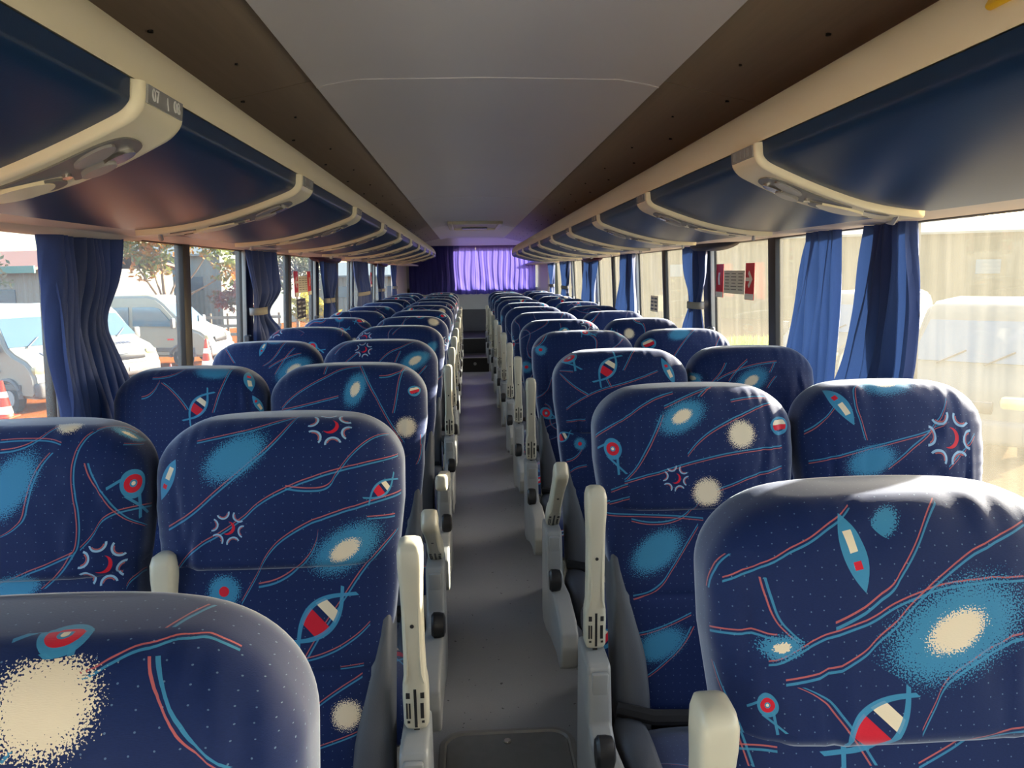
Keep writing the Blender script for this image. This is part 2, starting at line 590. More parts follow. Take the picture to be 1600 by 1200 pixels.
def structure(o, label=None):
    o['kind'] = 'structure'
    if label:
        o['label'] = label
    return o

def superring(cx, cy, z, hw, hd, e, n):
    out = []
    for k in range(n):
        t = 2 * math.pi * k / n - math.pi / 2       # starts at the front (-y), goes to +x
        c, s = math.cos(t), math.sin(t)
        out.append(Vector((cx + hw * math.copysign(abs(c) ** (2 / e), c), cy + hd * math.copysign(abs(s) ** (2 / e), s), z)))
    return out

# ------------------------------------------------------------------ bus shell
YF, YB = -1.6, 12.75            # front and rear of the cabin
ZV = 1.527                      # window head
SILL = 0.74
PITCH_W = 1.725                 # window pitch
Y0W = 2.10                      # near edge of the first pillar in view
wx = lambda z: 1.19 + 0.045 * (ZV - z)

# floor
fl = MB().box((0, (YF + YB) / 2, -0.06), (2.46, YB - YF, 0.12)).build('floor', MAT['floor'])
structure(fl, 'dark grey speckled vinyl floor of the bus aisle')

# side walls below the windows, upper bands and roof
for s, nm in ((-1, 'left'), (1, 'right')):
    mb = MB()
    mb.prism([(s * wx(SILL), SILL), (s * 1.235, 0.35), (s * 1.235, -0.12), (s * 1.30, -0.12), (s * 1.30, SILL)], 'y', YF, YB)
    w = mb.build('wall_' + nm, MAT['wall'])
    structure(w, 'grey lower side wall on the %s under the windows' % nm)
    MB().prism([(s * wx(SILL) - s * 0.03, SILL + 0.012), (s * wx(SILL) - s * 0.03, SILL - 0.03), (s * 1.27, SILL - 0.03), (s * 1.27, SILL + 0.012)], 'y', YF, 11.5, 0.004).build('sill', MAT['frame'], w)
    # valance: flat underside from the rack out to the glass, then up to the roof
    v = MB().prism([(s * 0.90, 1.524), (s * 1.185, 1.527), (s * 1.20, 1.55), (s * 1.26, 1.55), (s * 1.26, 2.06), (s * 1.20, 2.06), (s * 1.20, 1.60), (s * 0.90, 1.545)], 'y', YF, YB).build('trim_1' if s < 0 else 'trim_2', MAT['valance'])
    structure(v, 'cream valance strip above the %s windows' % nm)

roof = MB().box((0, (YF + YB) / 2, 2.09), (2.56, YB - YF, 0.06)).build('roof', MAT['wall'])  # opaque slab added out of view to keep sky light from the seams
structure(roof, 'unseen outer roof slab that blocks sky light above the bus ceiling')

# ceiling: grey middle panels and brown outer panels, split at the seams
SEAMS = [YF, 2.2, 5.5, 8.72, 11.75]
ceil = empty('ceiling', (0, 0, 0))
structure(ceil, 'grey and brown panelled ceiling of the bus')
MIDP = [(-0.484, 1.919), (-0.45, 1.927), (-0.37, 1.941), (0, 1.946), (0.37, 1.941), (0.45, 1.927), (0.484, 1.919), (0.484, 1.94), (0, 1.96), (-0.484, 1.94)]
OUTP = [(0.492, 1.936), (0.53, 1.929), (0.60, 1.912), (0.80, 1.87), (1.0, 1.80), (1.19, 1.68), (1.19, 1.70), (1.0, 1.82), (0.80, 1.885), (0.60, 1.927), (0.492, 1.95)]
for i in range(4):
    a, b_ = SEAMS[i] + 0.002, SEAMS[i + 1] - 0.002
    MB().prism(MIDP, 'y', a, b_).build('grey_panel', MAT['ceil'], ceil, angle=25)
    for s in (-1, 1):
        MB().prism([(s * p[0], p[1]) for p in OUTP], 'y', a, b_).build('brown_panel', MAT['brown'], ceil, angle=25)
for s in (-1, 1):
    MB().prism([(s * 0.480, 1.952), (s * 0.500, 1.952), (s * 0.500, 1.97), (s * 0.480, 1.97)], 'y', YF, 11.75).build('groove', MAT['black'], ceil)
    mb = MB()
    for y in np.arange(1.0, 11.5, 0.62):
        mb.disc((s * 0.70, y, 1.890), 0.006, 0.006, 8)
        mb.disc((s * 0.62, y + 0.3, 1.907), 0.004, 0.006, 8)
    o = mb.build('screw', MAT['black'], ceil)
    o['kind'] = 'stuff'
for y in SEAMS[1:4]:          # thin pale joints between the ceiling panels
    MB().loft([[Vector((x, y - 0.004, z + 0.001)), Vector((x, y - 0.003, z - 0.0022)), Vector((x, y + 0.003, z - 0.0022)), Vector((x, y + 0.004, z + 0.001))] for x, z in MIDP[:7]]).build('joint_strip', MAT['ceil'], ceil)
# rear header above the back window
hd = MB()
hd.prism([(11.74, 1.946), (11.85, 1.925), (12.1, 1.885), (12.45, 1.862), (12.5, 1.85), (12.52, 1.875), (12.45, 1.90), (11.9, 1.98), (11.74, 1.97)], 'x', -1.19, 1.19)
structure(hd.build('trim_3', MAT['cream'], angle=30), 'cream curved header above the rear curtains')

# roof hatch
rh = empty('roof_hatch', (0.015, 8.6, 1.94))
tag(rh, 'roof hatch with a pale raised frame in the grey ceiling near the back', 'hatch')
mb = MB()
for c, sz in (((-0.27, 0, -0.012), (0.05, 1.10, 0.036)), ((0.27, 0, -0.012), (0.05, 1.10, 0.036)), ((0, -0.53, -0.012), (0.49, 0.05, 0.036)), ((0, 0.53, -0.012), (0.49, 0.05, 0.036))):
    mb.box(c, sz, 0.008)
mb.build('frame', MAT['cream'], rh)
MB().box((0, 0, -0.004), (0.50, 1.02, 0.012), 0.004).build('lid', MAT['valance'], rh)
MB().box((0, 0.3, -0.02), (0.30, 0.10, 0.02), 0.006).build('handle', MAT['plate'], rh)

# front of the bus (behind the camera): unseen wall, opening kept small to dim seat fronts, and the rear wall
mb = MB()
mb.box((0, YF - 0.03, 0.71), (2.5, 0.06, 1.66)).box((0, YF - 0.03, 1.95), (2.5, 0.06, 0.32))
for s in (-1, 1):
    mb.box((s * 0.85, YF - 0.03, 1.66), (0.8, 0.06, 0.27))
fw = mb.build('wall_front', MAT['wall'])
structure(fw, 'unseen front wall, its opening kept small to dim the seats')
ws = MB().box((0, YF - 0.03, 1.665), (0.9, 0.006, 0.25)).build('window_15', MAT['glassL'])
structure(ws, 'unseen front pane, kept small to limit light on the seats')
mb = MB()
RX0, RX1, RZ0, RZ1 = -0.22, 1.13, 1.15, 1.83       # opening placed so the sun lights only part of the curtains
mb.box((0, YB - 0.02, 0.57), (2.40, 0.05, 1.16))
mb.box(((RX0 - 1.2) / 2, YB - 0.02, 1.445), (RX0 + 1.2, 0.05, 0.77))  # added unseen panel that keeps the left part of the curtain dark
mb.box(((RX1 + 1.22) / 2, YB - 0.02, 1.445), (1.22 - RX1, 0.05, 0.77))
mb.box((0, YB - 0.02, 1.95), (2.40, 0.05, 0.24))
rw = mb.build('wall_back', MAT['wall'])
structure(rw, 'grey back wall of the bus, rear window narrowed to shade the left curtain')
MB().box((0, YB - 0.052, 0.40), (2.30, 0.016, 0.78), 0.006).build('lower_panel', plain('rear_panel_shade', srgb(96, 92, 92), 0.9, 0.1, 12, 0.4, 300), rw)  # darker grey paints the shadow on the lower back wall
wb = MB().box(((RX0 + RX1) / 2, YB - 0.01, 1.445), (RX1 - RX0, 0.006, 0.77)).build('window_16', MAT['glassB'])
structure(wb, 'rear window behind the violet curtains')
for s, nm in ((-1, 'trim_4'), (1, 'trim_5')):
    o = MB().prism([(s * 1.20, 11.45), (s * 1.155, 11.5), (s * 1.145, 12.0), (s * 1.12, 12.45), (s * 1.10, 12.7), (s * 1.24, 12.7), (s * 1.24, 11.45)], 'z', 0.0, 1.9, 0.02).build(nm, MAT['valance'])
    structure(o, 'grey corner pillar at the back on the %s' % ('left' if s < 0 else 'right'))
# steps up to the back row
st = MB().box((0, 11.62, 0.10), (0.40, 2.2, 0.20), 0.004).build('trim_6', MAT['stepdark'])
structure(st, 'black lower step at the end of the aisle')
MB().box((0, 10.512, 0.205), (0.40, 0.03, 0.014), 0.004).build('nosing', MAT['alu'], st)
MB().disc((0, 10.51, 0.12), 0.022, 0.02, 16, 'y').build('knob', MAT['plate'], st)
st2 = MB().box((0, 11.95, 0.31), (0.40, 1.5, 0.22), 0.004).build('trim_7', MAT['stepdark'])
structure(st2, 'black upper step below the back wall')
MB().box((0, 11.195, 0.422), (0.40, 0.03, 0.014), 0.004).build('nosing', MAT['plate'], st2)

# floor hatch
fh = empty('floor_hatch', (0.015, 1.62, 0.0))
tag(fh, 'rounded floor hatch with a metal edge strip at the near end of the aisle', 'hatch')
def rrect(hx, hy, r, n=8):
    pts = []
    for cx_, cy_, a0 in ((hx - r, hy - r, 0), (-hx + r, hy - r, 90), (-hx + r, -hy + r, 180), (hx - r, -hy + r, 270)):
        for k in range(n + 1):
            a = math.radians(a0 + 90 * k / n)
            pts.append((cx_ + r * math.cos(a), cy_ + r * math.sin(a)))
    return pts
ro, ri = rrect(0.205, 0.49, 0.075), rrect(0.183, 0.468, 0.055)
mb = MB()
rings = [[Vector((*p, 0.0005)) for p in ro], [Vector((*p, 0.006)) for p in rrect(0.201, 0.486, 0.072)], [Vector((*p, 0.007)) for p in rrect(0.188, 0.473, 0.058)], [Vector((*p, 0.0005)) for p in ri]]
mb.loft(rings, cap=False).build('edge_strip', MAT['alu'], fh)
mb = MB()
mb.loft([[Vector((*p, 0.0005)) for p in rrect(0.182, 0.467, 0.054)], [Vector((*p, 0.003)) for p in rrect(0.180, 0.465, 0.052)]]).build('lid', plain('dark_hatch_vinyl', srgb(122, 124, 124), 0.5, 0.12, 30, 0.2, 300), fh)
MB().disc((0.0, 0.425, 0.006), 0.012, 0.008, 20).build('knob', MAT['chrome'], fh)

# windows: pillar, middle post, two panes and a latch per bay
def sticker(parent, name, s, y, z, w, h, mat):
    x = s * (wx(z) - 0.006)
    return MB().box((x, y, z), (0.002, w, h)).build(name, mat, parent, smooth=False)

wcount = 0
WIN = {}
for s, side, gl in ((-1, 'left', 'glassL'), (1, 'right', 'glassR')):
    for k in range(-2, 5):
        wcount += 1
        y0 = Y0W + PITCH_W * k
        y1 = min(y0 + PITCH_W, 11.45)
        zz0, zz1 = SILL, ZV + 0.03
        def slab(ya, yb, t, off=0.0):
            return [(s * (wx(zz0) + off), zz0), (s * (wx(zz1) + off), zz1), (s * (wx(zz1) + off + t), zz1), (s * (wx(zz0) + off + t), zz0)]
        w = MB().prism(slab(0, 0, 0.05, -0.01), 'y', y0, y0 + 0.13, 0.004).build('window_%d' % wcount, MAT['frame'])
        ords = ['second behind the camera', 'first beside the camera', 'nearest in view', 'second in view', 'third in view', 'fourth in view', 'last in view'][k + 2]
        structure(w, 'black framed %s side bus window, %s' % (side, ords))
        WIN[(s, k)] = w
        yp = y0 + 0.92
        MB().prism(slab(0, 0, 0.035, -0.006), 'y', yp, yp + 0.075, 0.004).build('post', MAT['frame'], w)
        MB().prism(slab(0, 0, 0.005, 0.01), 'y', y0 + 0.13, yp).build('pane', MAT[gl], w, smooth=False)
        MB().prism(slab(0, 0, 0.005, 0.016), 'y', yp + 0.075, y1).build('pane', MAT[gl], w, smooth=False)
        for zz, th in ((SILL + 0.012, 0.024), (ZV + 0.012, 0.03)):
            MB().box((s * (wx(zz) + 0.012), (y0 + y1) / 2, zz), (0.03, y1 - y0, th), 0.003).build('rail', MAT['frame'], w)
        MB().box((s * (wx(1.03) - 0.022), y0 - 0.012, 1.03), (0.03, 0.045, 0.15), 0.006).build('latch', MAT['shell'], w)
        # thin bright gasket on the aisle edge of the pillar
        MB().prism(slab(0, 0, 0.02, -0.016), 'y', y0 - 0.014, y0, 0.003).build('gasket', MAT['plate'], w)

def exit_stickers(s, k, ya, yb, zc, text=True):
    w = WIN[(s, k)]
    for y, arrow in ((yb, False), (ya, True)):
        st = sticker(w, 'exit_sticker', s, y, zc, 0.105, 0.165, MAT['red'])
        st['label'] = 'red exit sticker with a pale arrow' if arrow else 'red emergency sticker'
        xs = s * (wx(zc) - 0.0085)
        MB().box((xs, y, zc - 0.068), (0.002, 0.10, 0.026)).build('footer', MAT['stickerwhite'], st, smooth=False)
        # arrow: shaft and chevron head, pointing towards the camera along the wall
        mb = MB()
        pol = [(y - 0.038, zc + 0.01), (y + 0.002, zc + 0.048), (y + 0.014, zc + 0.036), (y - 0.004, zc + 0.018), (y + 0.042, zc + 0.018), (y + 0.042, zc + 0.002), (y - 0.004, zc + 0.002), (y + 0.014, zc - 0.016), (y + 0.002, zc - 0.028)] if arrow else \
              [(y - 0.012, zc + 0.04), (y + 0.012, zc + 0.04), (y + 0.020, zc + 0.01), (y + 0.012, zc - 0.02), (y - 0.012, zc - 0.02), (y - 0.004, zc + 0.01)]
        mb.prism(pol, 'x', xs - 0.001, xs + 0.001).build('arrow', MAT['stickerwhite'], st, smooth=False)
    if text:
        ym = (ya + yb) / 2
        st = sticker(w, 'notice_sticker', s, ym, zc - 0.005, abs(yb - ya) - 0.12, 0.11, plain('pale_notice', srgb(214, 214, 196), 0.6, 0.03))
        mb = MB()
        for r_ in range(6):
            for q in range(3):
                wd = (abs(yb - ya) - 0.13) / 3
                mb.box((s * (wx(zc) - 0.0085), ym + (q - 1) * wd, zc + 0.035 - r_ * 0.015), (0.001, wd * random.uniform(0.55, 0.9), 0.004))
        mb.build('print', plain('grey_print', srgb(110, 112, 104), 0.6, 0.05), st, smooth=False)['kind'] = 'stuff'

exit_stickers(1, 1, 3.30, 3.70, 1.345)
exit_stickers(1, 3, 7.62, 8.05, 1.34, False)
exit_stickers(-1, 1, 4.95, 5.35, 1.345)
exit_stickers(-1, 3, 8.35, 8.75, 1.34, False)
def notice(s, k, y, z, w_, h_, dark):
    p = WIN[(s, k)]
    st = sticker(p, 'notice_sticker', s, y, z, w_, h_, MAT['black'] if dark else plain('cream_notice', srgb(222, 206, 180), 0.6, 0.05))
    st['label'] = 'dark printed notice on the pane'
    mb = MB()
    for i in range(4):
        for j in range(2):
            mb.box((s * (wx(z) - 0.0085), y + (j - 0.5) * w_ * 0.5 * random.uniform(0.8, 1.1), z + h_ * (0.33 - 0.22 * i)), (0.001, w_ * random.uniform(0.25, 0.42), h_ * 0.11))
    mb.build('print', MAT['plate'] if dark else MAT['black'], st, smooth=False)['kind'] = 'stuff'
notice(-1, 1, 5.10, 1.18, 0.26, 0.13, True)
notice(1, 2, 5.05, 1.175, 0.20, 0.11, False)

# curved pelmets above some pillars
def pelmet(n, s, y0, y1, depth, mats, label, drop=0.035):
    mb = MB()
    rings = []
    N = 20
    for i in range(N + 1):
        t = i / N
        y = y0 + (y1 - y0) * t
        q = math.sin(math.pi * t) ** 0.6
        x0, x1 = 1.185 - 0.03 - depth * q, 1.187
        z0 = ZV - 0.003 - drop * q
        rings.append([Vector((s * x0, y, ZV + 0.004)), Vector((s * (x0 + 0.004), y, z0 + 0.012)), Vector((s * (x0 + 0.02), y, z0)), Vector((s * x1, y, z0)), Vector((s * x1, y, ZV + 0.004))])
    o = mb.loft(rings).build('trim_%d' % n, mats)
    structure(o, label)
pelmet(8, -1, 1.55, 2.62, 0.07, MAT['valance'], 'cream bulging pelmet above the nearest left curtain', 0.012)
pelmet(9, -1, 5.35, 6.35, 0.09, MAT['darkred'], 'dark curved pelmet above the third left curtain')
pelmet(10, -1, 8.9, 9.8, 0.09, MAT['darkred'], 'dark curved pelmet above the fifth left curtain')
pelmet(11, 1, 3.42, 4.0, 0.09, MAT['frame'], 'dark curved pelmet beside the tied right curtain', 0.03)
pelmet(12, 1, 6.95, 7.7, 0.09, MAT['darkred'], 'dark curved pelmet above the far right curtain')

# ------------------------------------------------------------------ overhead racks
RX, RZL = 0.44, 1.618
RACK0, RACK1 = -0.9, 8.72
def belly(a):
    """a in [-0.12, 0]: upright face; [0, 1]: underside; returns x, z"""
    def raw(a):
        if a < 0:
            t = (a + 0.12) / 0.12
            return RX + 0.003 * t, RZL - 0.030 * t
        return 0.443 + 0.457 * a, 1.516 + 0.072 * max(0.0, 1 - a) ** 2.3
    w = max(0.0, min(0.035, a + 0.12, 1.0 - a))
    q = [raw(a + w * k / 3) for k in range(-3, 4)]
    return sum(p[0] for p in q) / 7, sum(p[1] for p in q) / 7
def bnorm(a):
    a0, a1 = max(-0.12, a - 0.004), a + 0.004
    (x0, z0), (x1, z1) = belly(a0), belly(a1)
    dx, dz = x1 - x0, z1 - z0
    l = math.hypot(dx, dz)
    return dz / l, -dx / l                # points inwards / down
def swoop(a):
    return 0.24 * max(0.0, a) ** 1.1
def bpt(s, a, y, off):
    x, z = belly(a)
    nx, nz = bnorm(a)
    return Vector((s * (x + nx * off), y + swoop(a), z + nz * off))
AS = [-0.12, -0.09, -0.06, -0.04, -0.028, -0.016, -0.004, 0.008, 0.020, 0.034, 0.06, 0.12, 0.19, 0.27, 0.36, 0.46, 0.56, 0.66, 0.76, 0.86, 0.94, 1.0]

def rack_panel_mesh(s, ya, yb):
    rings = []
    for a in AS:
        rings.append([bpt(s, a, ya, 0), bpt(s, a, (ya + yb) / 2, 0), bpt(s, a, yb, 0), bpt(s, a, yb, -0.012), bpt(s, a, (ya + yb) / 2, -0.012), bpt(s, a, ya, -0.012)])
    return MB().loft(rings).mesh('rack_panel', MAT['belly'], angle=55)

HW = 0.062
def band_hw(a):
    return HW * (1.0 + 0.15 * math.sin(math.pi * max(0, min(1, a * 1.4)))) * (1.0 - 0.25 * max(0, a) ** 2)
def band_mesh(s):
    rings = []
    for a in AS:
        w = band_hw(a)
        offs = ((-1.0, -0.004), (-0.98, 0.008), (-0.90, 0.0125), (-0.80, 0.0115), (0, 0.0115), (0.80, 0.0115), (0.90, 0.0125), (0.98, 0.008), (1.0, -0.004))
        rings.append([bpt(s, a, t * w, o) for t, o in offs])
    return MB().loft(rings).mesh('service_band', MAT['cream'], angle=60)

def bpatch(s, pts, o0, o1):
    """flat patch following the band: pts are (a, t) with t in half widths"""
    lo = [bpt(s, a, t * HW, o0) for a, t in pts]
    hi = [bpt(s, a, t * HW, o1) for a, t in pts]
    ca = sum(p[0] for p in pts) / len(pts); ct = sum(p[1] for p in pts) / len(pts)
    mb = MB()
    n = len(pts)
    c = bpt(s, ca, ct * HW, o1)
    vs = lo + hi + [c]
    fs = [(i, (i + 1) % n, n + (i + 1) % n, n + i) for i in range(n)] + [(n + i, n + (i + 1) % n, 2 * n) for i in range(n)]
    return mb.add(vs, fs)
def ell(a, t, ra, rt, n=20, tilt=0.0):
    out = []
    for k in range(n):
        q = 2 * math.pi * k / n
        x, y = ra * math.cos(q), rt * math.sin(q)
        out.append((a + x, t + y + tilt * x))
    return out
TEAR = [(0.07, 0.0), (0.08, 0.42), (0.12, 0.66), (0.19, 0.76), (0.28, 0.76), (0.34, 0.66), (0.33, 0.45), (0.32, 0.20), (0.35, -0.02), (0.42, -0.25), (0.50, -0.45), (0.53, -0.55), (0.50, -0.62), (0.40, -0.66), (0.30, -0.70), (0.20, -0.72), (0.12, -0.62), (0.08, -0.38)]

def smooth_loop(p, m=4):
    n, out = len(p), []
    for i in range(n):
        a, b, c, d = p[i - 1], p[i], p[(i + 1) % n], p[(i + 2) % n]
        for k in range(m):
            t = k / m
            out.append(tuple(0.5 * (2 * b[j] + (c[j] - a[j]) * t + (2 * a[j] - 5 * b[j] + 4 * c[j] - d[j]) * t * t + (3 * b[j] - a[j] - 3 * c[j] + d[j]) * t ** 3) for j in (0, 1)))
    return out
TEAR = smooth_loop(TEAR)

def text_mesh(txt, size, depth=0.0006):
    cu = bpy.data.curves.new('lettering', 'FONT')
    cu.body = txt
    cu.size = size
    cu.extrude = depth
    cu.align_x = 'CENTER'
    cu.align_y = 'CENTER'
    ob = bpy.data.objects.new('lettering', cu)
    COL.objects.link(ob)
    dg = bpy.context.evaluated_depsgraph_get()
    dg.update()
    me = bpy.data.meshes.new_from_object(ob.evaluated_get(dg))
    bpy.data.objects.remove(ob)
    bpy.data.curves.remove(cu)
    return me

def build_rack(s, first, name, label):
    root = empty(name, (s * 0.7, 0, 1.5))
    tag(root, label, 'luggage rack', 'overhead racks')
    inv = Matrix.Translation((-s * 0.7, 0, -1.5))
    def put(nm, me, par=root, y=0.0):
        o = link(nm, me, par)
        if par is root:
            o.matrix_local = inv @ Matrix.Translation((0, y, 0))
        return o
    lip = [(0.440, 1.620), (0.4385, 1.632), (0.443, 1.650), (0.458, 1.676), (0.480, 1.700), (0.510, 1.722), (0.540, 1.733), (0.560, 1.732), (0.572, 1.722), (0.575, 1.705), (0.560, 1.69), (0.52, 1.67), (0.47, 1.632), (0.452, 1.622)]
    put('rail', MB().prism([(s * p[0], p[1]) for p in lip], 'y', RACK0, RACK1, 0.0).mesh('rail', MAT['cream'], angle=50))
    put('shelf', MB().prism([(s * 0.50, 1.62), (s * 1.18, 1.545), (s * 1.18, 1.56), (s * 0.50, 1.64)], 'y', RACK0, RACK1).mesh('shelf', MAT['shell']))
    # end cap at the back
    cap = [(s * p[0], p[1]) for p in lip[:8]] + [(s * 0.9, 1.60)] + [(s * belly(a)[0], belly(a)[1]) for a in AS[::-1]]
    put('end_cap', MB().prism(cap, 'y', RACK1 - 0.006, RACK1 + 0.012, 0.004).mesh('end_cap', MAT['cream']))
    ys = [first + 0.8 * k for k in range(-2, 13) if first + 0.8 * k < RACK1 - 0.2]
    pm = rack_panel_mesh(s, -0.336, 0.336)
    ends = [RACK0 + 0.0] + ys
    for y in ys:
        put('rack_panel', pm, root, y - 0.4)
    last = ys[-1]
    if RACK1 - last - HW > 0.1:
        put('rack_panel', rack_panel_mesh(s, HW + 0.002, RACK1 - last - 0.01), root, last)
    bm_ = band_mesh(s)
    sub = [
        ('inlay', bpatch(s, TEAR, 0.009, 0.0135).mesh('inlay', MAT['inlay'])),
        ('speaker_grille', bpatch(s, ell(0.19, -0.28, 0.075, 0.30, 24, 1.2), 0.011, 0.0165).mesh('speaker_grille', MAT['housing'])),
        ('reading_lamp', bpatch(s, ell(0.16, 0.36, 0.055, 0.24), 0.011, 0.0175).mesh('reading_lamp', MAT['chrome'])),
        ('reading_lamp', bpatch(s, ell(0.235, 0.40, 0.06, 0.26), 0.011, 0.0200).mesh('reading_lamp', MAT['housing'])),
        ('call_button', bpatch(s, ell(0.325, 0.10, 0.016, 0.13), 0.011, 0.0175).mesh('call_button', MAT['chrome'])),
        ('call_button', bpatch(s, ell(0.42, 0.36, 0.065, 0.36), 0.010, 0.0150).mesh('call_button', MAT['inlay'])),
        ('air_outlet', bpatch(s, ell(0.53, 0.22, 0.14, 0.50, 28), 0.010, 0.0160).mesh('air_outlet', MAT['cream'])),
        ('slot', bpatch(s, ell(0.66, 0.66, 0.10, 0.08), 0.010, 0.0135).mesh('slot', MAT['inlay'])),
        ('slot', bpatch(s, ell(0.70, -0.45, 0.085, 0.11), 0.010, 0.0135).mesh('slot', MAT['inlay'])),
    ]
    hk = MB()
    for a0 in (0.0,):
        p0 = bpt(s, 0.86, -0.02, 0.008); p1 = bpt(s, 0.90, 0.02, 0.020); p2 = bpt(s, 0.95, 0.07, 0.016)
        hk.tube([p0, p1, p2], [0.004, 0.006, 0.003], 8)
    sub.append(('coat_hook', hk.mesh('coat_hook', MAT['housing'])))
    pl = MB()
    q = []
    for a in (-0.112, -0.036):
        for t in (-0.82, 0.82):
            q.append((a, t))
    pl = bpatch(s, [q[0], q[1], q[3], q[2]], 0.011, 0.0145).mesh('number_plate', MAT['plate'])
    for i, y in enumerate(ys):
        band = put('service_band', bm_, root, y)
        for nm, me in sub:
            link(nm, me, band)
        p = link('number_plate', pl, band)
        if s < 0 and abs(y - first) < 0.01:
            for txt, t in (('07', -0.50), ('|', 0.05), ('08', 0.50)):
                tm = text_mesh(txt, 0.020 if txt != '|' else 0.016)
                tm.materials.append(MAT['print'])
                o = link('lettering', tm, band)
                pos = bpt(s, -0.074, t * HW, 0.0150)
                # text faces the aisle (+x), reading along +y
                R = Matrix(((0, 0, 1, 0), (1, 0, 0, 0), (0, 1, 0, 0), (0, 0, 0, 1)))
                o.matrix_local = Matrix.Translation(pos) @ R
        else:
            mb = MB()
            for t, w in ((-0.5, 0.3), (-0.28, 0.06), (0.05, 0.05), (0.42, 0.06), (0.56, 0.3)):
                pos = bpt(s, -0.074, t * HW, 0.0148)
                mb.box(pos, (0.0008, w * 0.035, 0.014))
            mb.build('print', MAT['housing'], band, smooth=False)['kind'] = 'stuff'
    return root

build_rack(-1, 0.945, 'overhead_rack', 'long blue and cream overhead luggage rack along the left side')
build_rack(1, 1.365, 'overhead_rack', 'long blue and cream overhead luggage rack along the right side')

# yellow plastic clip on the right rail
yc = empty('yellow_clip', (0.448, 0.717, 1.662))
tag(yc, 'yellow plastic clip on the right rack rail at the top corner', 'clip')
TILT_Y = Matrix.Rotation(math.radians(30), 4, 'Y')
MB().box((0, 0, 0), (0.010, 0.056, 0.034), 0.004, TILT_Y, 2).build('plate', MAT['yellow'], yc)
MB().box((0, 0, 0), (0.012, 0.030, 0.010), 0.003, TILT_Y @ Matrix.Translation((-0.008, -0.004, 0.004)), 2).build('tab', MAT['yellow'], yc)

# ------------------------------------------------------------------ seats
HWID = 0.226
def creases(seed):
    r = np.random.default_rng(seed)
    cs = []
    for _ in range(9):
        cs.append((r.uniform(-0.2, 0.2), r.uniform(-0.25, 0.25), r.uniform(0.003, 0.008), r.uniform(0.003, 0.0075), r.uniform(0.92, 1.05), r.uniform(0.04, 0.12)))
    return cs

def headrest_mesh(seed):
    n = 112
    z0, z1 = 0.880, 1.140
    cs = creases(seed)
    r = np.random.default_rng(seed + 50)
    ph = r.uniform(0, 6.28, 6)
    levels = []
    for t in np.linspace(0, 1, 34):
        levels.append((z0 + (z1 - 0.05 - z0) * t, 1.0))
    rings, uvs = [], []
    R, RT = 0.098, 0.072
    prev = None
    v = z0
    zs = [z0, z0 + 0.004] + list(np.linspace(z0 + 0.012, z1 - 0.07, 24)) + [z1 - 0.07 + 0.07 * math.sin(q) for q in np.linspace(0.12, math.pi / 2 - 0.02, 14)]
    for z in zs:
        hw = HWID - 0.012 * max(0, (0.98 - z) / 0.1)
        k = z - (z1 - R)
        if k > 0:
            hw -= R - math.sqrt(max(0.0, R * R - k * k))
        # slight crown: the top edge dips towards the corners
        d = 0.074
        k2 = z - (z1 - RT)
        if k2 > 0:
            d = 0.034 + 0.040 * math.sqrt(max(0.0, 1 - (k2 / RT) ** 2))
        if z < z0 + 0.01:
            d -= 0.010 * (1 - (z - z0) / 0.01)
            hw -= 0.006 * (1 - (z - z0) / 0.01)
        yc_ = (z - 1.10) * 0.22
        e = 3.6
        ring = superring(0, yc_, z, hw, d, e, n)
        out = []
        for p in ring:
            x, y = p.x, p.y
            front = max(0.0, min(1.0, (yc_ - y) / d))
            dy = 0.0
            for (cx_, sl, wd, am, zc, zl) in cs:
                xc_ = cx_ + sl * (z - 0.98)
                g = math.exp(-((x - xc_) / wd) ** 2) * math.exp(-((z - zc) / zl) ** 2)
                g2 = math.exp(-((x - xc_ - 2.2 * wd) / (1.5 * wd)) ** 2) * math.exp(-((z - zc) / zl) ** 2)
                dy += am * g - am * 0.6 * g2
            # gathers along the top and side edges
            edge = max(0.0, (z - 1.06) / 0.08)
            dy += 0.0032 * edge * math.sin(x * 190 + ph[0] + 2.5 * math.sin(x * 31 + ph[1])) * (0.6 + 0.4 * math.sin(x * 57 + ph[3]))
            sidek = max(0.0, (abs(x) - 0.16) / 0.07)
            dy += 0.0026 * sidek * math.sin(z * 190 + ph[2] + 2 * math.sin(z * 40))
            bulge = -0.010 * math.cos(min(1.0, abs(x) / 0.22) * math.pi / 2) * math.exp(-((z - 0.99) / 0.09) ** 2)
            # soft corners sag a little
            out.append(Vector((x, y + (dy + bulge) * front, z - (0.010 * (x / 0.2) ** 2 if z > 1.05 else 0) * min(1, max(0, (z - 1.05) / 0.08)))))
        rings.append(out)
        fp = Vector((0, yc_ - d, z))
        if prev is not None:
            v += (fp - prev).length
        prev = fp
        us = [0.0] * n
        acc = 0
        for i in range(1, n // 2 + 1):
            acc += (ring[i] - ring[i - 1]).length
            us[i] = acc
        acc = 0
        for i in range(n - 1, n // 2, -1):
            acc -= (ring[i] - ring[(i + 1) % n]).length
            us[i] = acc
        top = max(0.0, min(1.0, (z - (z1 - RT)) / (RT * 0.6)))
        uvs += [(q * (1 - top) + p.x * top, v + top * max(0.0, p.y - fp.y)) for q, p in zip(us, ring)]
    return MB().loft(rings, uvs=uvs).mesh('headrest', FAB[0], angle=70)

def back_prof(z):
    return (z - 1.10) * 0.22 - 0.012 * math.exp(-((z - 0.66) / 0.10) ** 2)
def fab_hw(z):
    return float(np.interp(z, [0.40, 0.48, 0.58, 0.68, 0.76, 0.84, 0.95], [0.150, 0.150, 0.158, 0.182, 0.205, 0.214, 0.216]))

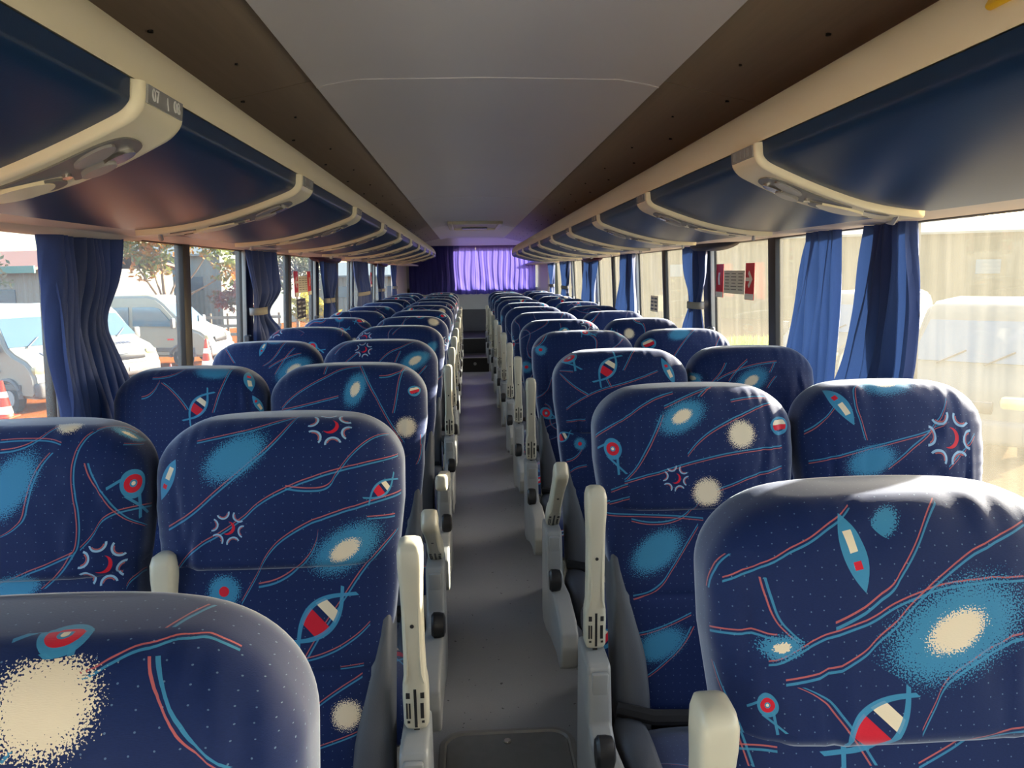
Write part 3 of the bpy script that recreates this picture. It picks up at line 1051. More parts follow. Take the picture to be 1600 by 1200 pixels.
def backrest_mesh():
    n = 64
    rings, uvs = [], []
    zs = [0.43, 0.435] + list(np.linspace(0.45, 0.675, 9)) + [0.690, 0.697, 0.702, 0.707, 0.714] + list(np.linspace(0.73, 0.93, 10))
    for z in zs:
        hw, d = fab_hw(z), 0.058
        d -= 0.006 * math.exp(-((z - 0.702) / 0.006) ** 2)      # lumbar seam
        if z < 0.44:
            d -= 0.012
        ring = superring(0, back_prof(z) - 0.004, z, hw, d, 5.0, n)
        rings.append(ring)
        us = [0.0] * n
        acc = 0
        for i in range(1, n // 2 + 1):
            acc += (ring[i] - ring[i - 1]).length
            us[i] = acc
        acc = 0
        for i in range(n - 1, n // 2, -1):
            acc -= (ring[i] - ring[(i + 1) % n]).length
            us[i] = acc
        uvs += [(q, z) for q in us]
    return MB().loft(rings, uvs=uvs).mesh('backrest', FAB[0], angle=70)

def bolster_mesh(sx):
    rings = []
    for z in [0.40, 0.41] + list(np.linspace(0.44, 0.78, 14)) + [0.80, 0.806]:
        inner = fab_hw(z) - 0.03
        outer = float(np.interp(z, [0.40, 0.46, 0.70, 0.90], [0.195, 0.203, 0.206, 0.204]))
        hw = (outer - inner) / 2
        cx_ = (outer + inner) / 2
        d = 0.056 if 0.41 < z < 0.80 else 0.045
        # bolsters bulge forward in the lower half
        fwd = 0.016 * math.exp(-((z - 0.52) / 0.14) ** 2)
        rings.append(superring(sx * cx_, back_prof(z) + 0.004 - fwd, z, hw, d, 3.0, 28))
    return MB().loft(rings).mesh('bolster', MAT['vinyl'], angle=70)

def cushion_mesh():
    rings, uvs = [], []
    prof = [(-0.645, 0.36, 0.02), (-0.642, 0.385, 0.05), (-0.625, 0.43, 0.08), (-0.60, 0.452, 0.10), (-0.54, 0.464, 0.115), (-0.44, 0.462, 0.115), (-0.34, 0.452, 0.11), (-0.26, 0.446, 0.105), (-0.22, 0.436, 0.09), (-0.205, 0.41, 0.05)]
    s_ = 0.0
    for i, (y, zt, th) in enumerate(prof):
        ring = []
        n = 40
        hw = 0.172 if y > -0.42 else 0.196
        for k in range(n):
            t = 2 * math.pi * k / n + math.pi / 2
            c, s = math.cos(t), math.sin(t)
            ring.append(Vector((hw * math.copysign(abs(c) ** 0.5, c), y, zt - th / 2 + th / 2 * math.copysign(abs(s) ** 0.5, s))))
        rings.append(ring)
        if i:
            s_ += math.hypot(y - prof[i - 1][0], zt - prof[i - 1][1])
        uvs += [(p.x, s_) for p in ring]
    return MB().loft(rings, uvs=uvs).mesh('cushion', FAB[0], angle=60)

def cushion_wing_mesh(sx):
    rings = []
    for (y, zt, th, w) in [(-0.44, 0.43, 0.07, 0.012), (-0.43, 0.452, 0.09, 0.024), (-0.38, 0.466, 0.11, 0.034), (-0.30, 0.468, 0.115, 0.036), (-0.22, 0.462, 0.11, 0.036), (-0.19, 0.45, 0.09, 0.03)]:
        ring = []
        for k in range(20):
            t = 2 * math.pi * k / 20
            c, s = math.cos(t), math.sin(t)
            ring.append(Vector((sx * 0.178 + w * math.copysign(abs(c) ** 0.6, c), y, zt - th / 2 + th / 2 * math.copysign(abs(s) ** 0.6, s))))
        rings.append(ring)
    return MB().loft(rings).mesh('cushion_wing', MAT['vinyl'], angle=70)

def shell_mesh():
    rings = []
    for z in [0.36, 0.37, 0.5, 0.6, 0.7, 0.8, 0.88, 0.90]:
        rings.append(superring(0, back_prof(z) + 0.036, z, 0.200, 0.036, 4.0, 32))
    return MB().loft(rings).mesh('back_shell', MAT['shell'], angle=60)

def arm_mesh():
    L = 0.345
    rings = []
    # (z, half width x, half depth y, y offset)
    for z, hx, hy, oy in [(-0.012, 0.012, 0.012, 0), (-0.008, 0.019, 0.019, 0), (0.0, 0.0225, 0.022, 0), (0.055, 0.0228, 0.023, 0), (0.075, 0.0222, 0.023, 0), (0.092, 0.0195, 0.023, 0.0), (0.14, 0.0185, 0.024, -0.001), (0.22, 0.0185, 0.025, -0.002), (0.265, 0.0195, 0.026, -0.003), (0.30, 0.0215, 0.028, -0.004), (0.325, 0.0215, 0.028, -0.004), (0.338, 0.0185, 0.024, -0.003), (0.343, 0.012, 0.016, -0.003), (0.345, 0.004, 0.006, -0.003)]:
        rings.append([p for p in superring(0, oy, z, hx, hy, 4.5, 32)])
    return MB().loft(rings).mesh('armrest', MAT['arm'], angle=50)
def arm_panel_mesh():
    """raised rib outline on the front face of the arm"""
    mb = MB()
    pts = [(-0.0135, 0.300), (-0.011, 0.24), (-0.011, 0.13), (-0.0125, 0.10), (-0.0165, 0.085)]
    for s in (-1, 1):
        mb.tube([(s * x, -0.0245 - 0.001 * (z > 0.2), z) for x, z in pts], 0.0016, 6)
    return mb.mesh('rib', MAT['arm'])
def arm_slots_mesh():
    mb = MB()
    for (x, z, w, h) in ((0, 0.035, 0.005, 0.075), (-0.0125, 0.060, 0.007, 0.011), (0.0125, 0.060, 0.007, 0.011), (-0.0150, 0.030, 0.003, 0.030), (-0.0100, 0.030, 0.003, 0.030), (0.0115, 0.030, 0.006, 0.030), (-0.0125, 0.008, 0.005, 0.004), (0.0125, 0.008, 0.005, 0.004)):
        mb.box((x, -0.0222, z), (w, 0.0022, h))
    mb.box((0, -0.004, -0.018), (0.010, 0.016, 0.03))
    return mb.mesh('slots', MAT['black'], smooth=False)
def arm_screw_mesh():
    return MB().disc((0, -0.0262, 0.195), 0.0035, 0.003, 12, 'y').mesh('screw', MAT['black'])

def housing_mesh(sx):
    """side cover of the seat seen from the aisle: upright block below the pivot, nose running forward"""
    poly = [(-0.115, 0.598), (-0.235, 0.598), (-0.245, 0.590), (-0.262, 0.475), (-0.30, 0.455), (-0.42, 0.475), (-0.56, 0.462), (-0.60, 0.440), (-0.612, 0.40), (-0.60, 0.345), (-0.575, 0.325), (-0.50, 0.330), (-0.36, 0.30), (-0.20, 0.25), (-0.12, 0.24), (-0.09, 0.27), (-0.105, 0.58)]
    return MB().prism(poly, 'x', -0.027, 0.023, 0.009, 3).mesh('arm_housing', MAT['housing'], angle=40)
def housing_rib_mesh():
    return MB().box((-0.002, -0.246, 0.53), (0.034, 0.012, 0.11), 0.004, Matrix.Translation((-0.002, -0.246, 0.53)) @ Matrix.Rotation(0.12, 4, 'X'), 2).mesh('front_plate', MAT['housing'])
def button_mesh():
    rings = []
    for x, k in ((-0.020, 0.8), (-0.014, 1.0), (0.0, 1.0), (0.012, 0.9), (0.016, 0.6)):
        rings.append([Vector((x, -0.375 + 0.026 * k * math.cos(q), 0.497 + 0.034 * k * math.sin(q))) for q in np.linspace(0, 2 * math.pi, 20, endpoint=False)])
    return MB().loft(rings).mesh('recline_button', MAT['black'])
def leg_mesh():
    poly = [(-0.13, 0.33), (-0.42, 0.33), (-0.45, 0.02), (-0.47, 0.0), (-0.10, 0.0), (-0.12, 0.03)]
    return MB().prism(poly, 'x', -0.014, 0.014, 0.005, 2).mesh('leg', MAT['housing'])
def base_mesh():
    return MB().box((0, -0.40, 0.335), (0.36, 0.44, 0.04), 0.01).mesh('seat_pan', MAT['shell'])
def belt_mesh():
    mb = MB()
    mb.tube([(-0.20, -0.20, 0.47), (-0.13, -0.232, 0.468), (0, -0.238, 0.466), (0.12, -0.232, 0.468), (0.19, -0.21, 0.462)], 0.016, 8)
    return mb.mesh('seat_belt', MAT['belt'])

# traced cover pieces of the nearest seats: lines and motifs in metres on the unrolled cover
TRACED = {}
TRACED[(1, True, 0)] = (
    [[(-0.2187,1.0573),(-0.1726,1.0834),(-0.1474,1.0979),(-0.1268,1.1067),(-0.1021,1.1208),(-0.0824,1.1321),(-0.0651,1.1451)],[(-0.1362,1.0003),(-0.1488,1.0106),(-0.162,1.0271),(-0.1685,1.048),(-0.1728,1.0693)],[(-0.1738,0.9736),(-0.1533,0.9814),(-0.1367,0.9909),(-0.1231,0.9993),(-0.1064,1.0059),(-0.0819,1.0141),(-0.0526,1.0246),(-0.0317,1.0356),(-0.0061,1.0459),(0.0175,1.053),(0.0498,1.057),(0.1189,1.058)],[(-0.1008,1.0155),(-0.0754,1.0271),(-0.0506,1.0413),(-0.0325,1.054),(-0.0232,1.0674),(-0.0023,1.096),(0.0216,1.1315),(0.0369,1.15)],[(-0.1571,0.9543),(-0.1274,0.9602),(-0.0985,0.9708),(-0.0729,0.9848),(-0.0553,1.0002),(-0.0343,1.0151),(-0.0157,1.0329),(0.0057,1.0509),(0.0247,1.0646),(0.0537,1.0834),(0.1041,1.1077),(0.1349,1.1247)],[(-0.2415,0.9943),(-0.2002,1.0028),(-0.1647,1.0045)],[(-0.1911,0.8567),(-0.198,0.8778),(-0.2052,0.8973),(-0.2187,0.9234),(-0.2296,0.9411),(-0.2396,0.9589)],[(-0.0557,0.8569),(-0.0808,0.8972),(-0.0971,0.9201),(-0.1103,0.9362),(-0.1383,0.9517)],[(-0.0098,0.8971),(0.0046,0.9258),(0.0178,0.9502),(0.0412,0.9669),(0.0663,0.9796),(0.0872,0.9895),(0.11,0.9969)],[(-0.0076,0.852),(0.0281,0.8686),(0.059,0.8839),(0.1057,0.8951)],[(-0.2401,1.0431),(-0.2268,1.0725),(-0.2061,1.1028)],[(-0.2218,0.8674),(-0.1902,0.8751),(-0.1649,0.8742)]],
    [(2,-0.0314,1.1269,0.9,0.0193),(0,0.0339,1.009,0.42,0.0695),(0,-0.1596,0.9944,0.15,0.0197),(6,-0.1761,0.9287,0.3,0.022),(3,-0.0584,0.9074,0.8,0.0479),(8,-0.0725,1.097,1.75,0.0455)], 1)
TRACED[(1, True, 1)] = (
    [[(-0.2379,1.0424),(-0.1791,1.082),(-0.1081,1.1302),(-0.051,1.1493)],[(-0.076,1.114),(-0.0147,1.1409),(0.0375,1.1643)],[(-0.0313,1.008),(0.005,1.0438),(0.0528,1.0721),(0.1102,1.0987),(0.1741,1.1335)],[(-0.1697,0.9484),(-0.0888,0.9722),(0.002,0.9961),(0.0951,1.0114),(0.1896,1.0154)],[(-0.1696,0.9521),(-0.1392,0.9864),(-0.1162,1.0279),(-0.0951,1.0681),(-0.0843,1.0947)],[(-0.2003,0.9271),(-0.163,0.9433)],[(-0.1557,0.8629),(-0.1036,0.8548),(-0.0579,0.8607),(-0.0212,0.8846),(-0.0038,0.9097),(0.0616,0.9376),(0.1085,0.9545),(0.1868,0.9702)],[(-0.2157,0.8731),(-0.1179,0.871),(0.0029,0.8602)],[(-0.2166,0.8949),(-0.1599,0.9154)],[(-0.1586,0.7021),(-0.1033,0.7249),(-0.0708,0.7618),(-0.046,0.7959),(-0.0091,0.8483)],[(-0.1516,0.625),(-0.1001,0.6413),(-0.0358,0.6675)],[(-0.151,0.5216),(-0.1015,0.5604),(-0.064,0.5964),(-0.0369,0.6391)],[(0.0031,1.134),(0.038,1.1696)],[(0.0752,1.1251),(0.1601,1.1469)]],
    [(0,-0.0386,1.0891,0.5,0.0463),(1,0.0917,1.0468,0,0.0428),(7,0.1854,1.0618,0,0.0315),(6,-0.1931,1.0182,0.2,0.0384),(4,-0.0594,0.955,0.3,0.0245),(1,0.0095,0.9227,0,0.0438),(2,-0.1027,0.7941,0.6,0.0528),(2,-0.1046,0.6011,0.45,0.0477)], -1)
TRACED[(1, False, 1)] = (
    [[(-0.2248,1.045),(-0.1841,1.0751),(-0.1628,1.1003),(-0.1471,1.1201)],[(-0.2173,0.9796),(-0.1523,0.9973),(-0.081,1.0163),(-0.009,1.0323),(0.0578,1.0467),(0.1099,1.0694)],[(-0.0381,0.9714),(0.01,1.0103),(0.0632,1.0465),(0.0942,1.08),(0.119,1.1238)],[(-0.0903,1.0308),(-0.0975,1.0646),(-0.1048,1.1165),(-0.0762,1.1676)],[(0.1067,0.9675),(0.1448,0.9991),(0.185,1.0349)]],
    [(8,-0.1375,1.1182,-1.15,0.0597),(0,-0.0137,1.1689,0.1,0.055),(4,0.1142,1.0302,0.4,0.0507),(2,-0.0779,0.985,0.3,0.0471)], -1)
TRACED[(-1, True, 1)] = (
    [[(-0.1414,1.119),(-0.0527,1.1317),(-0.0002,1.1492),(0.0411,1.1686)],[(-0.1911,0.955),(-0.147,0.9827),(-0.1022,1.021),(-0.0476,1.0666),(-0.0061,1.1031),(0.023,1.1413),(0.0372,1.1709)],[(-0.1799,0.8644),(-0.167,0.8924),(-0.1296,0.9287),(-0.0968,0.9472),(-0.052,0.9773),(-0.0247,1.0014),(0.0233,1.0263),(0.0724,1.044),(0.126,1.057),(0.2266,1.0747)],[(0.0206,1.0275),(0.0617,1.0228),(0.0937,1.0262),(0.1099,1.0471),(0.137,1.0836),(0.1687,1.1206),(0.2003,1.1558)],[(-0.0608,0.8203),(-0.0366,0.8616),(-0.0048,0.9173),(0.0229,0.9416),(0.071,0.9659),(0.1256,0.9825),(0.1805,0.9947),(0.2328,1.0014)],[(-0.0311,0.8481),(0.0125,0.8598),(0.0476,0.8876),(0.0707,0.9193),(0.078,0.9473)],[(0.0519,0.7194),(0.0892,0.7784),(0.122,0.8238),(0.1553,0.8699),(0.1908,0.9087),(0.2253,0.9371)],[(0.041,0.7198),(0.0896,0.7304),(0.1329,0.7507),(0.1656,0.7763)],[(0.0628,0.6374),(0.1061,0.6664),(0.1519,0.6904)],[(0.072,0.5719),(0.1098,0.5826),(0.1423,0.591)],[(0.1134,0.7046),(0.1543,0.7081)],[(0.1636,0.9659),(0.216,0.9629)]],
    [(2,-0.071,1.0858,0.6,0.0508),(4,0.0956,1.1432,0.2,0.0341),(3,0.1907,1.0171,0.6,0.0253),(4,-0.0802,0.9606,0.3,0.0255),(0,0.1246,0.9132,0.55,0.0565),(5,-0.092,0.8423,0,0.0368),(3,0.0782,0.7918,0.78,0.0534),(1,0.1243,0.6278,0,0.0368),(8,-0.1951,1.0458,1.2,0.0432)], 1)
TRACED[(-1, False, 1)] = (
    [[(-0.0198,1.1092),(0.0136,1.1141),(0.0414,1.1283),(0.0608,1.151),(0.0755,1.167)],[(-0.0251,1.1282),(0.0181,1.1303),(0.0516,1.1295),(0.0859,1.1231)],[(-0.0102,0.9647),(0.0207,0.983),(0.0316,0.9963),(0.0365,1.0179),(0.0431,1.0501),(0.0549,1.0796),(0.0741,1.1076)],[(0.1266,0.9354),(0.1489,0.9592),(0.1663,0.9847),(0.1945,0.9947),(0.2606,0.9888)],[(0.1174,0.9307),(0.1258,0.9664),(0.1245,0.9971),(0.1186,1.0305),(0.1141,1.0695),(0.1168,1.1023),(0.1233,1.1286),(0.1371,1.1562)],[(0.1369,1.1569),(0.1545,1.1834),(0.171,1.203),(0.1882,1.2054)],[(0.2457,0.958),(0.2132,0.9772),(0.1894,0.997),(0.1698,1.0241),(0.1489,1.0555),(0.137,1.0882)],[(0.0577,0.8651),(0.0991,0.9037),(0.1186,0.9333)],[(-0.0219,0.8718),(0.029,0.8954),(0.0714,0.9106),(0.1137,0.9284)],[(0.1997,0.8555),(0.2202,0.8712),(0.2556,0.8686)],[(0.187,1.14),(0.2164,1.1602)]],
    [(2,0.0037,1.0512,1.0,0.054),(1,0.0855,1.1691,0,0.0315),(4,0.1632,0.9063,0.2,0.0356),(6,0.2137,1.0421,0.2,0.044),(0,0.1845,1.1814,0,0.0226),(2,0.0065,0.8695,0.2,0.0368)], 1)
TRACED[(-1, True, 0)] = (
    [[(0.1249,1.1798),(0.1335,1.2025),(0.1426,1.2215)],[(0.0705,1.131),(0.0807,1.1356),(0.0921,1.1442),(0.1094,1.1552),(0.1272,1.1636),(0.1417,1.1712),(0.1545,1.1736),(0.1753,1.1691)],[(0.1803,1.0633),(0.154,1.0864),(0.1444,1.1021),(0.1345,1.1201),(0.1274,1.1364),(0.123,1.1518)],[(0.0307,1.0815),(0.0366,1.0888)]],
    [(6,0.0513,1.1696,0.3,0.035),(1,0.0535,1.1164,0,0.051)], 1)
TRACED[(-1, False, 2)] = (
    [[(-0.0982,1.1317),(-0.05,1.1338),(-0.009,1.1603)],[(0.0154,1.0381),(0.0045,1.0534),(-0.0286,1.0894),(-0.0629,1.1173)],[(0.0881,1.0284),(0.1028,1.0767),(0.1194,1.1292),(0.1305,1.1905)],[(-0.1235,1.0712),(-0.0971,1.0811),(-0.0744,1.1177)]],
    [(3,0.0439,1.0474,0.95,0.0419),(8,0.1813,1.1375,-1.35,0.0509),(8,0.2132,1.0434,-1.0,0.0346),(2,0.0774,1.1558,0,0.0434)], 1)
TRACED[(-1, True, 2)] = (
    [[(-0.1852,1.0273),(-0.1518,1.061),(-0.1072,1.093),(-0.0572,1.1196),(-0.0108,1.1441),(0.0395,1.1554)],[(-0.1851,1.0222),(-0.1064,1.0403),(-0.0213,1.061)],[(0.1629,0.9257),(0.1266,0.983),(0.0971,1.0394),(0.0699,1.0916),(0.0408,1.1583)],[(0.1353,1.0115),(0.1445,1.0577),(0.1544,1.1252),(0.1679,1.189)],[(0.0931,1.1179),(0.1335,1.1299),(0.1904,1.2089)],[(0.1989,0.8569),(0.2145,0.8949),(0.217,0.9431)],[(-0.0615,1.1315),(-0.0566,1.1634)]],
    [(0,0.0258,1.0835,1.2,0.0426),(7,0.1949,1.0757,0.25,0.0272),(1,0.1689,0.9687,0,0.0406)], 1)
TRACED[(1, True, 2)] = (
    [[(-0.1916,0.9641),(-0.1201,1.0099),(-0.0664,1.0313),(0.0147,1.0516),(0.1119,1.0858)],[(-0.1928,0.9235),(-0.1315,0.9316)],[(-0.2116,1.0858),(-0.1757,1.049),(-0.12,1.0121)],[(-0.0035,1.0872),(0.0151,1.1192),(0.0402,1.1646)],[(-0.0492,1.0359),(-0.0608,1.062)],[(-0.2105,1.1024),(-0.1651,1.0924)],[(-0.1954,0.7942),(-0.1636,0.8082),(-0.1405,0.8381)],[(-0.1832,0.7609),(-0.1605,0.7742),(-0.1294,0.7804)]],
    [(3,-0.0523,1.0954,0.95,0.0477),(8,0.1491,1.0862,-1.2,0.0531),(6,-0.1728,1.1621,0.2,0.0482),(3,-0.207,0.8667,0.5,0.0282),(5,-0.1491,0.8468,0,0.026)], -1)
TRACED[(1, False, 2)] = (
    [[(-0.2356,1.0665),(-0.1943,1.0354)],[(-0.1556,1.0368),(-0.1245,1.0689),(-0.1047,1.1029)],[(-0.1428,1.0406),(-0.0831,1.0682),(-0.0178,1.0868),(0.0747,1.1)],[(-0.1023,1.0345),(-0.0701,1.0719),(-0.0301,1.1056)],[(0.0489,1.0655),(0.0681,1.0978)],[(0.0357,1.0143),(0.0503,1.0337),(0.0696,1.053)]],
    [(0,-0.2264,1.0477,0,0.0281),(0,-0.0216,1.039,0.5,0.0527)], 1)
TRACED[(1, False, 3)] = (
    [[(-0.0652,1.0254),(-0.0286,1.072),(0.0095,1.115),(0.0624,1.1697)],[(0.1363,1.0636),(0.1807,1.1534)]],
    [(7,-0.175,1.0974,0.4,0.0469),(2,-0.0261,1.1374,0.3,0.0449),(6,0.1106,1.0349,0.2,0.0397)], 1)
TRACED[(-1, False, 3)] = (
    [[(-0.1134,1.0724),(-0.1323,1.1026),(-0.1561,1.1466)],[(0.0041,1.0583),(0.047,1.0905),(0.0685,1.1263),(0.0863,1.1727)],[(0.0533,1.0248),(0.0811,1.0709),(0.125,1.1368)],[(0.0237,1.0486),(0.0808,1.0805),(0.1514,1.1102)]],
    [(8,-0.0054,1.1318,1.3,0.0362),(0,0.1241,1.0411,0.55,0.0617),(2,0.0354,1.1711,0,0.0293)], 1)
TRACED[(-1, True, 3)] = (
    [[(-0.1749,1.1094),(-0.1431,1.1481),(-0.098,1.1702)],[(-0.1304,1.0652),(-0.1021,1.0895),(-0.0744,1.1108)],[(0.0007,1.0651),(0.038,1.1001),(0.0935,1.1299),(0.1477,1.1801)],[(0.1535,1.0111),(0.1874,1.0471)],[(0.0659,1.0661),(0.0845,1.1104)]],
    [(4,-0.0609,1.1202,0.2,0.029),(0,0.1404,1.0717,0.6,0.0532)], 1)

FAB = [fabric('woven_seat_fabric')]
HR = [headrest_mesh(s_) for s_ in (3, 11, 23, 31)]
BK, CU, SH, LG, BS, BE = backrest_mesh(), cushion_mesh(), shell_mesh(), leg_mesh(), base_mesh(), belt_mesh()
BO = {sx: bolster_mesh(sx) for sx in (-1, 1)}
CW = {sx: cushion_wing_mesh(sx) for sx in (-1, 1)}
AM, AR, ASL, ASC = arm_mesh(), arm_panel_mesh(), arm_slots_mesh(), arm_screw_mesh()
HO, HP, BT = housing_mesh(1), housing_rib_mesh(), button_mesh()

def put_arm(root, dx, tilt, nm):
    a = link(nm, AM, root, (dx, -0.185, 0.615))
    a.rotation_euler = (tilt, 0, 0)
    link('rib', AR, a)
    link('slots', ASL, a)
    link('screw', ASC, a)
    return a

ORD = ['nearest', 'second', 'third', 'fourth', 'fifth', 'sixth', 'seventh', 'eighth', 'ninth', 'tenth', 'eleventh', 'twelfth', 'thirteenth']
TILT = {(-1, 2): 0.95, (-1, 3): 1.35, (1, 2): 0.80}
def make_seat(s, aisle, k, y):
    y += {(-1, 0): -0.042, (1, 0): -0.035, (-1, 1): -0.012, (1, 1): -0.015}.get((s, k), 0.0)
    x = s * (0.428 if aisle else 0.878)
    if (s, k) == (1, 0):
        x -= 0.008
    side = 'left' if s < 0 else 'right'
    root = empty('passenger_seat', (x, y, 0))
    what = ''
    if aisle and (s, k) in TILT:
        what = ' with its armrest lowered'
    elif aisle:
        what = ' with its armrest folded up'
    tag(root, 'blue %s seat%s, %s row from the front, %s side' % ('aisle' if aisle else 'window', what, ORD[k], side), 'seat', 'blue patterned passenger seats')
    key = (s, aisle, k)
    fab = None
    if key in TRACED:
        fab = fabric('woven_seat_fabric_traced', *TRACED[key])
    parts = []
    hr = link('headrest', HR[(k * 3 + (s > 0) + 2 * aisle) % 4], root)
    bk = link('backrest', BK, root)
    for o in (hr, bk):
        if fab is not None:
            o.material_slots[0].link = 'OBJECT'
            o.material_slots[0].material = fab
    link('cushion', CU, root)
    for sx in (-1, 1):
        link('bolster', BO[sx], root)
        link('cushion_wing', CW[sx], root)
    link('back_shell', SH, root)
    link('seat_pan', BS, root)
    link('seat_belt', BE, root)
    link('leg', LG, root, (-0.13, 0, 0))
    link('leg', LG, root, (0.13, 0, 0))
    if aisle:
        put_arm(root, -s * 0.247, TILT.get((s, k), 0.03 + 0.05 * math.sin(k * 2.3 + s)), 'armrest').location.y = -0.11 if (s, k) == (1, 0) else -0.17
        put_arm(root, s * 0.2, -0.10, 'middle_armrest').location = (s * 0.194, -0.135, 0.572)
        h = link('arm_housing', HO, root, (-s * 0.247, 0, 0))
        link('front_plate', HP, h)
        b = link('recline_button', BT, h)
        b.location = (-s * 0.014, -0.012, 0.004)
        if s > 0:
            pass
    root.rotation_euler = (random.uniform(-0.012, 0.012), 0, 0)
    if not aisle:
        root.scale = (0.95, 1, 1)
    return root
SEATS = {}
for s, ytop in ((-1, 0.604), (1, 0.867)):
    for k in range(13):
        for aisle in (True, False):
            SEATS[(s, aisle, k)] = make_seat(s, aisle, k, ytop + 0.8 * k)

# ------------------------------------------------------------------ curtains
def curtain(name, s, spec, folds, label, tie=None, mat='curtain', x0=1.135, amp=0.022, seed=0, group='side window curtains'):
    """spec rows: (z, y_near, y_far); the cloth hangs in folds between those edges"""
    r = np.random.default_rng(seed)
    ph = r.uniform(0, 6.28, 5)
    zs = [q[0] for q in spec][::-1]
    ya = [q[1] for q in spec][::-1]
    yb = [q[2] for q in spec][::-1]
    nu, nv = folds * 10, 46
    vs, uvs = [], []
    for j in range(nv + 1):
        z = zs[0] + (zs[-1] - zs[0]) * j / nv
        a, b = np.interp(z, zs, ya), np.interp(z, zs, yb)
        # smooth the edges a little
        h = 0.03
        a = (a + np.interp(z + h, zs, ya) + np.interp(z - h, zs, ya)) / 3
        b = (b + np.interp(z + h, zs, yb) + np.interp(z - h, zs, yb)) / 3
        for i in range(nu + 1):
            t = i / nu
            q = t + 0.035 * math.sin(6.28 * t * 1.5 + ph[0] + z * 2) + 0.012 * math.sin(z * 9 + ph[1] + t * 9)
            w = math.sin(2 * math.pi * folds * q + ph[2] + 0.8 * math.sin(z * 3.0 + ph[3]))
            w = math.copysign(abs(w) ** 0.75, w)
            am = amp * (0.75 + 0.35 * math.sin(5 * t + ph[4]))
            x = x0 + 0.03 * 0 + am * w + 0.006 * math.sin(z * 11 + t * 14 + ph[1])
            y = a + (b - a) * t + 0.4 * am * math.cos(2 * math.pi * folds * q + ph[2])
            vs.append(Vector((s * x, y, z)))
    fs = [(j * (nu + 1) + i, j * (nu + 1) + i + 1, (j + 1) * (nu + 1) + i + 1, (j + 1) * (nu + 1) + i) for j in range(nv) for i in range(nu)]
    yc0 = (ya[-1] + yb[-1]) / 2
    root = empty(name, (s * x0, yc0, zs[-1]))
    tag(root, label, 'curtain', group)
    inv = Matrix.Translation((-s * x0, -yc0, -zs[-1]))
    cl = MB().add(vs, fs).build('cloth', MAT[mat], root, angle=180)
    cl.matrix_local = inv
    if tie is not None:
        z = tie
        a, b = np.interp(z, zs, ya), np.interp(z, zs, yb)
        rings = []
        for zz in (z - 0.018, z + 0.018):
            rings.append([Vector((s * (x0 + (amp + 0.014) * math.cos(q)), (a + b) / 2 + ((b - a) / 2 + 0.012) * math.sin(q), zz)) for q in np.linspace(0, 2 * math.pi, 28, endpoint=False)])
        mb = MB().loft(rings, cap=False)
        o = mb.build('tieback', MAT['tie'], root)
        o.modifiers.new('thickness', 'SOLIDIFY').thickness = 0.003
        o.matrix_local = inv
    return root
TOP, BOT = 1.525, 0.76
curtain('window_curtain', -1, [(TOP, 1.985, 2.37), (1.40, 1.99, 2.36), (1.27, 1.99, 2.24), (1.20, 1.98, 2.29), (1.05, 2.0, 2.38), (0.92, 1.98, 2.46), (BOT, 1.96, 2.55)], 9, 'wide dark blue curtain on the left wall nearest the camera', None, seed=1, amp=0.026, x0=1.145)
curtain('window_curtain', -1, [(TOP, 3.66, 4.20), (1.30, 3.74, 4.22), (1.235, 3.75, 3.93), (1.20, 3.75, 3.92), (1.1, 3.72, 4.24), (BOT, 3.72, 4.45)], 6, 'second dark blue curtain on the left wall, tied with a grey band', 1.225, seed=2)
curtain('window_curtain', -1, [(TOP, 5.52, 6.10), (1.36, 5.54, 6.10), (1.225, 5.64, 5.92), (1.19, 5.64, 5.92), (1.0, 5.58, 6.2), (BOT, 5.55, 6.3)], 5, 'third dark blue curtain on the left wall under a dark red pelmet', 1.21, seed=3)
curtain('window_curtain', -1, [(TOP, 7.05, 7.95), (1.36, 7.1, 8.0), (1.225, 7.3, 8.1), (1.19, 7.3, 8.1), (BOT, 7.0, 8.2)], 5, 'fourth dark blue curtain on the left wall, tied low', 1.21, seed=4)
curtain('window_curtain', -1, [(TOP, 8.85, 9.75), (1.36, 8.9, 9.7), (1.225, 9.1, 9.45), (1.19, 9.1, 9.45), (BOT, 8.9, 9.7)], 5, 'fifth dark blue curtain on the left wall, pinched by a band', 1.21, seed=5)
curtain('window_curtain', -1, [(TOP, 10.5, 11.3), (1.225, 10.7, 11.1), (1.19, 10.7, 11.1), (BOT, 10.5, 11.3)], 4, 'last curtain on the left wall beside the corner pillar', 1.21, seed=6)
curtain('window_curtain', 1, [(TOP, 2.0, 2.225), (1.3, 1.97, 2.26), (1.1, 1.96, 2.32), (0.95, 2.0, 2.40), (BOT, 2.0, 2.42)], 6, 'loose blue curtain on the right wall nearest the camera', None, seed=7, amp=0.022, x0=1.145)
curtain('window_curtain', 1, [(TOP, 2.40, 2.64), (1.3, 2.40, 2.70), (1.1, 2.40, 2.78), (0.95, 2.40, 2.82), (BOT, 2.40, 2.84)], 6, 'loose blue curtain on the right wall drawn away from the nearest one', None, seed=8, amp=0.022, x0=1.145)
curtain('window_curtain', 1, [(TOP, 3.72, 4.15), (1.36, 3.72, 4.12), (1.235, 3.82, 4.00), (1.20, 3.82, 4.00), (1.08, 3.76, 4.14), (BOT, 3.74, 4.25)], 5, 'blue curtain on the right wall tied with a grey band by exit stickers', 1.215, seed=9)
curtain('window_curtain', 1, [(TOP, 5.38, 5.82), (1.3, 5.36, 5.86), (1.1, 5.32, 6.05), (BOT, 5.35, 6.1)], 6, 'loose blue curtain on the right wall beyond the dark notice', None, seed=10)
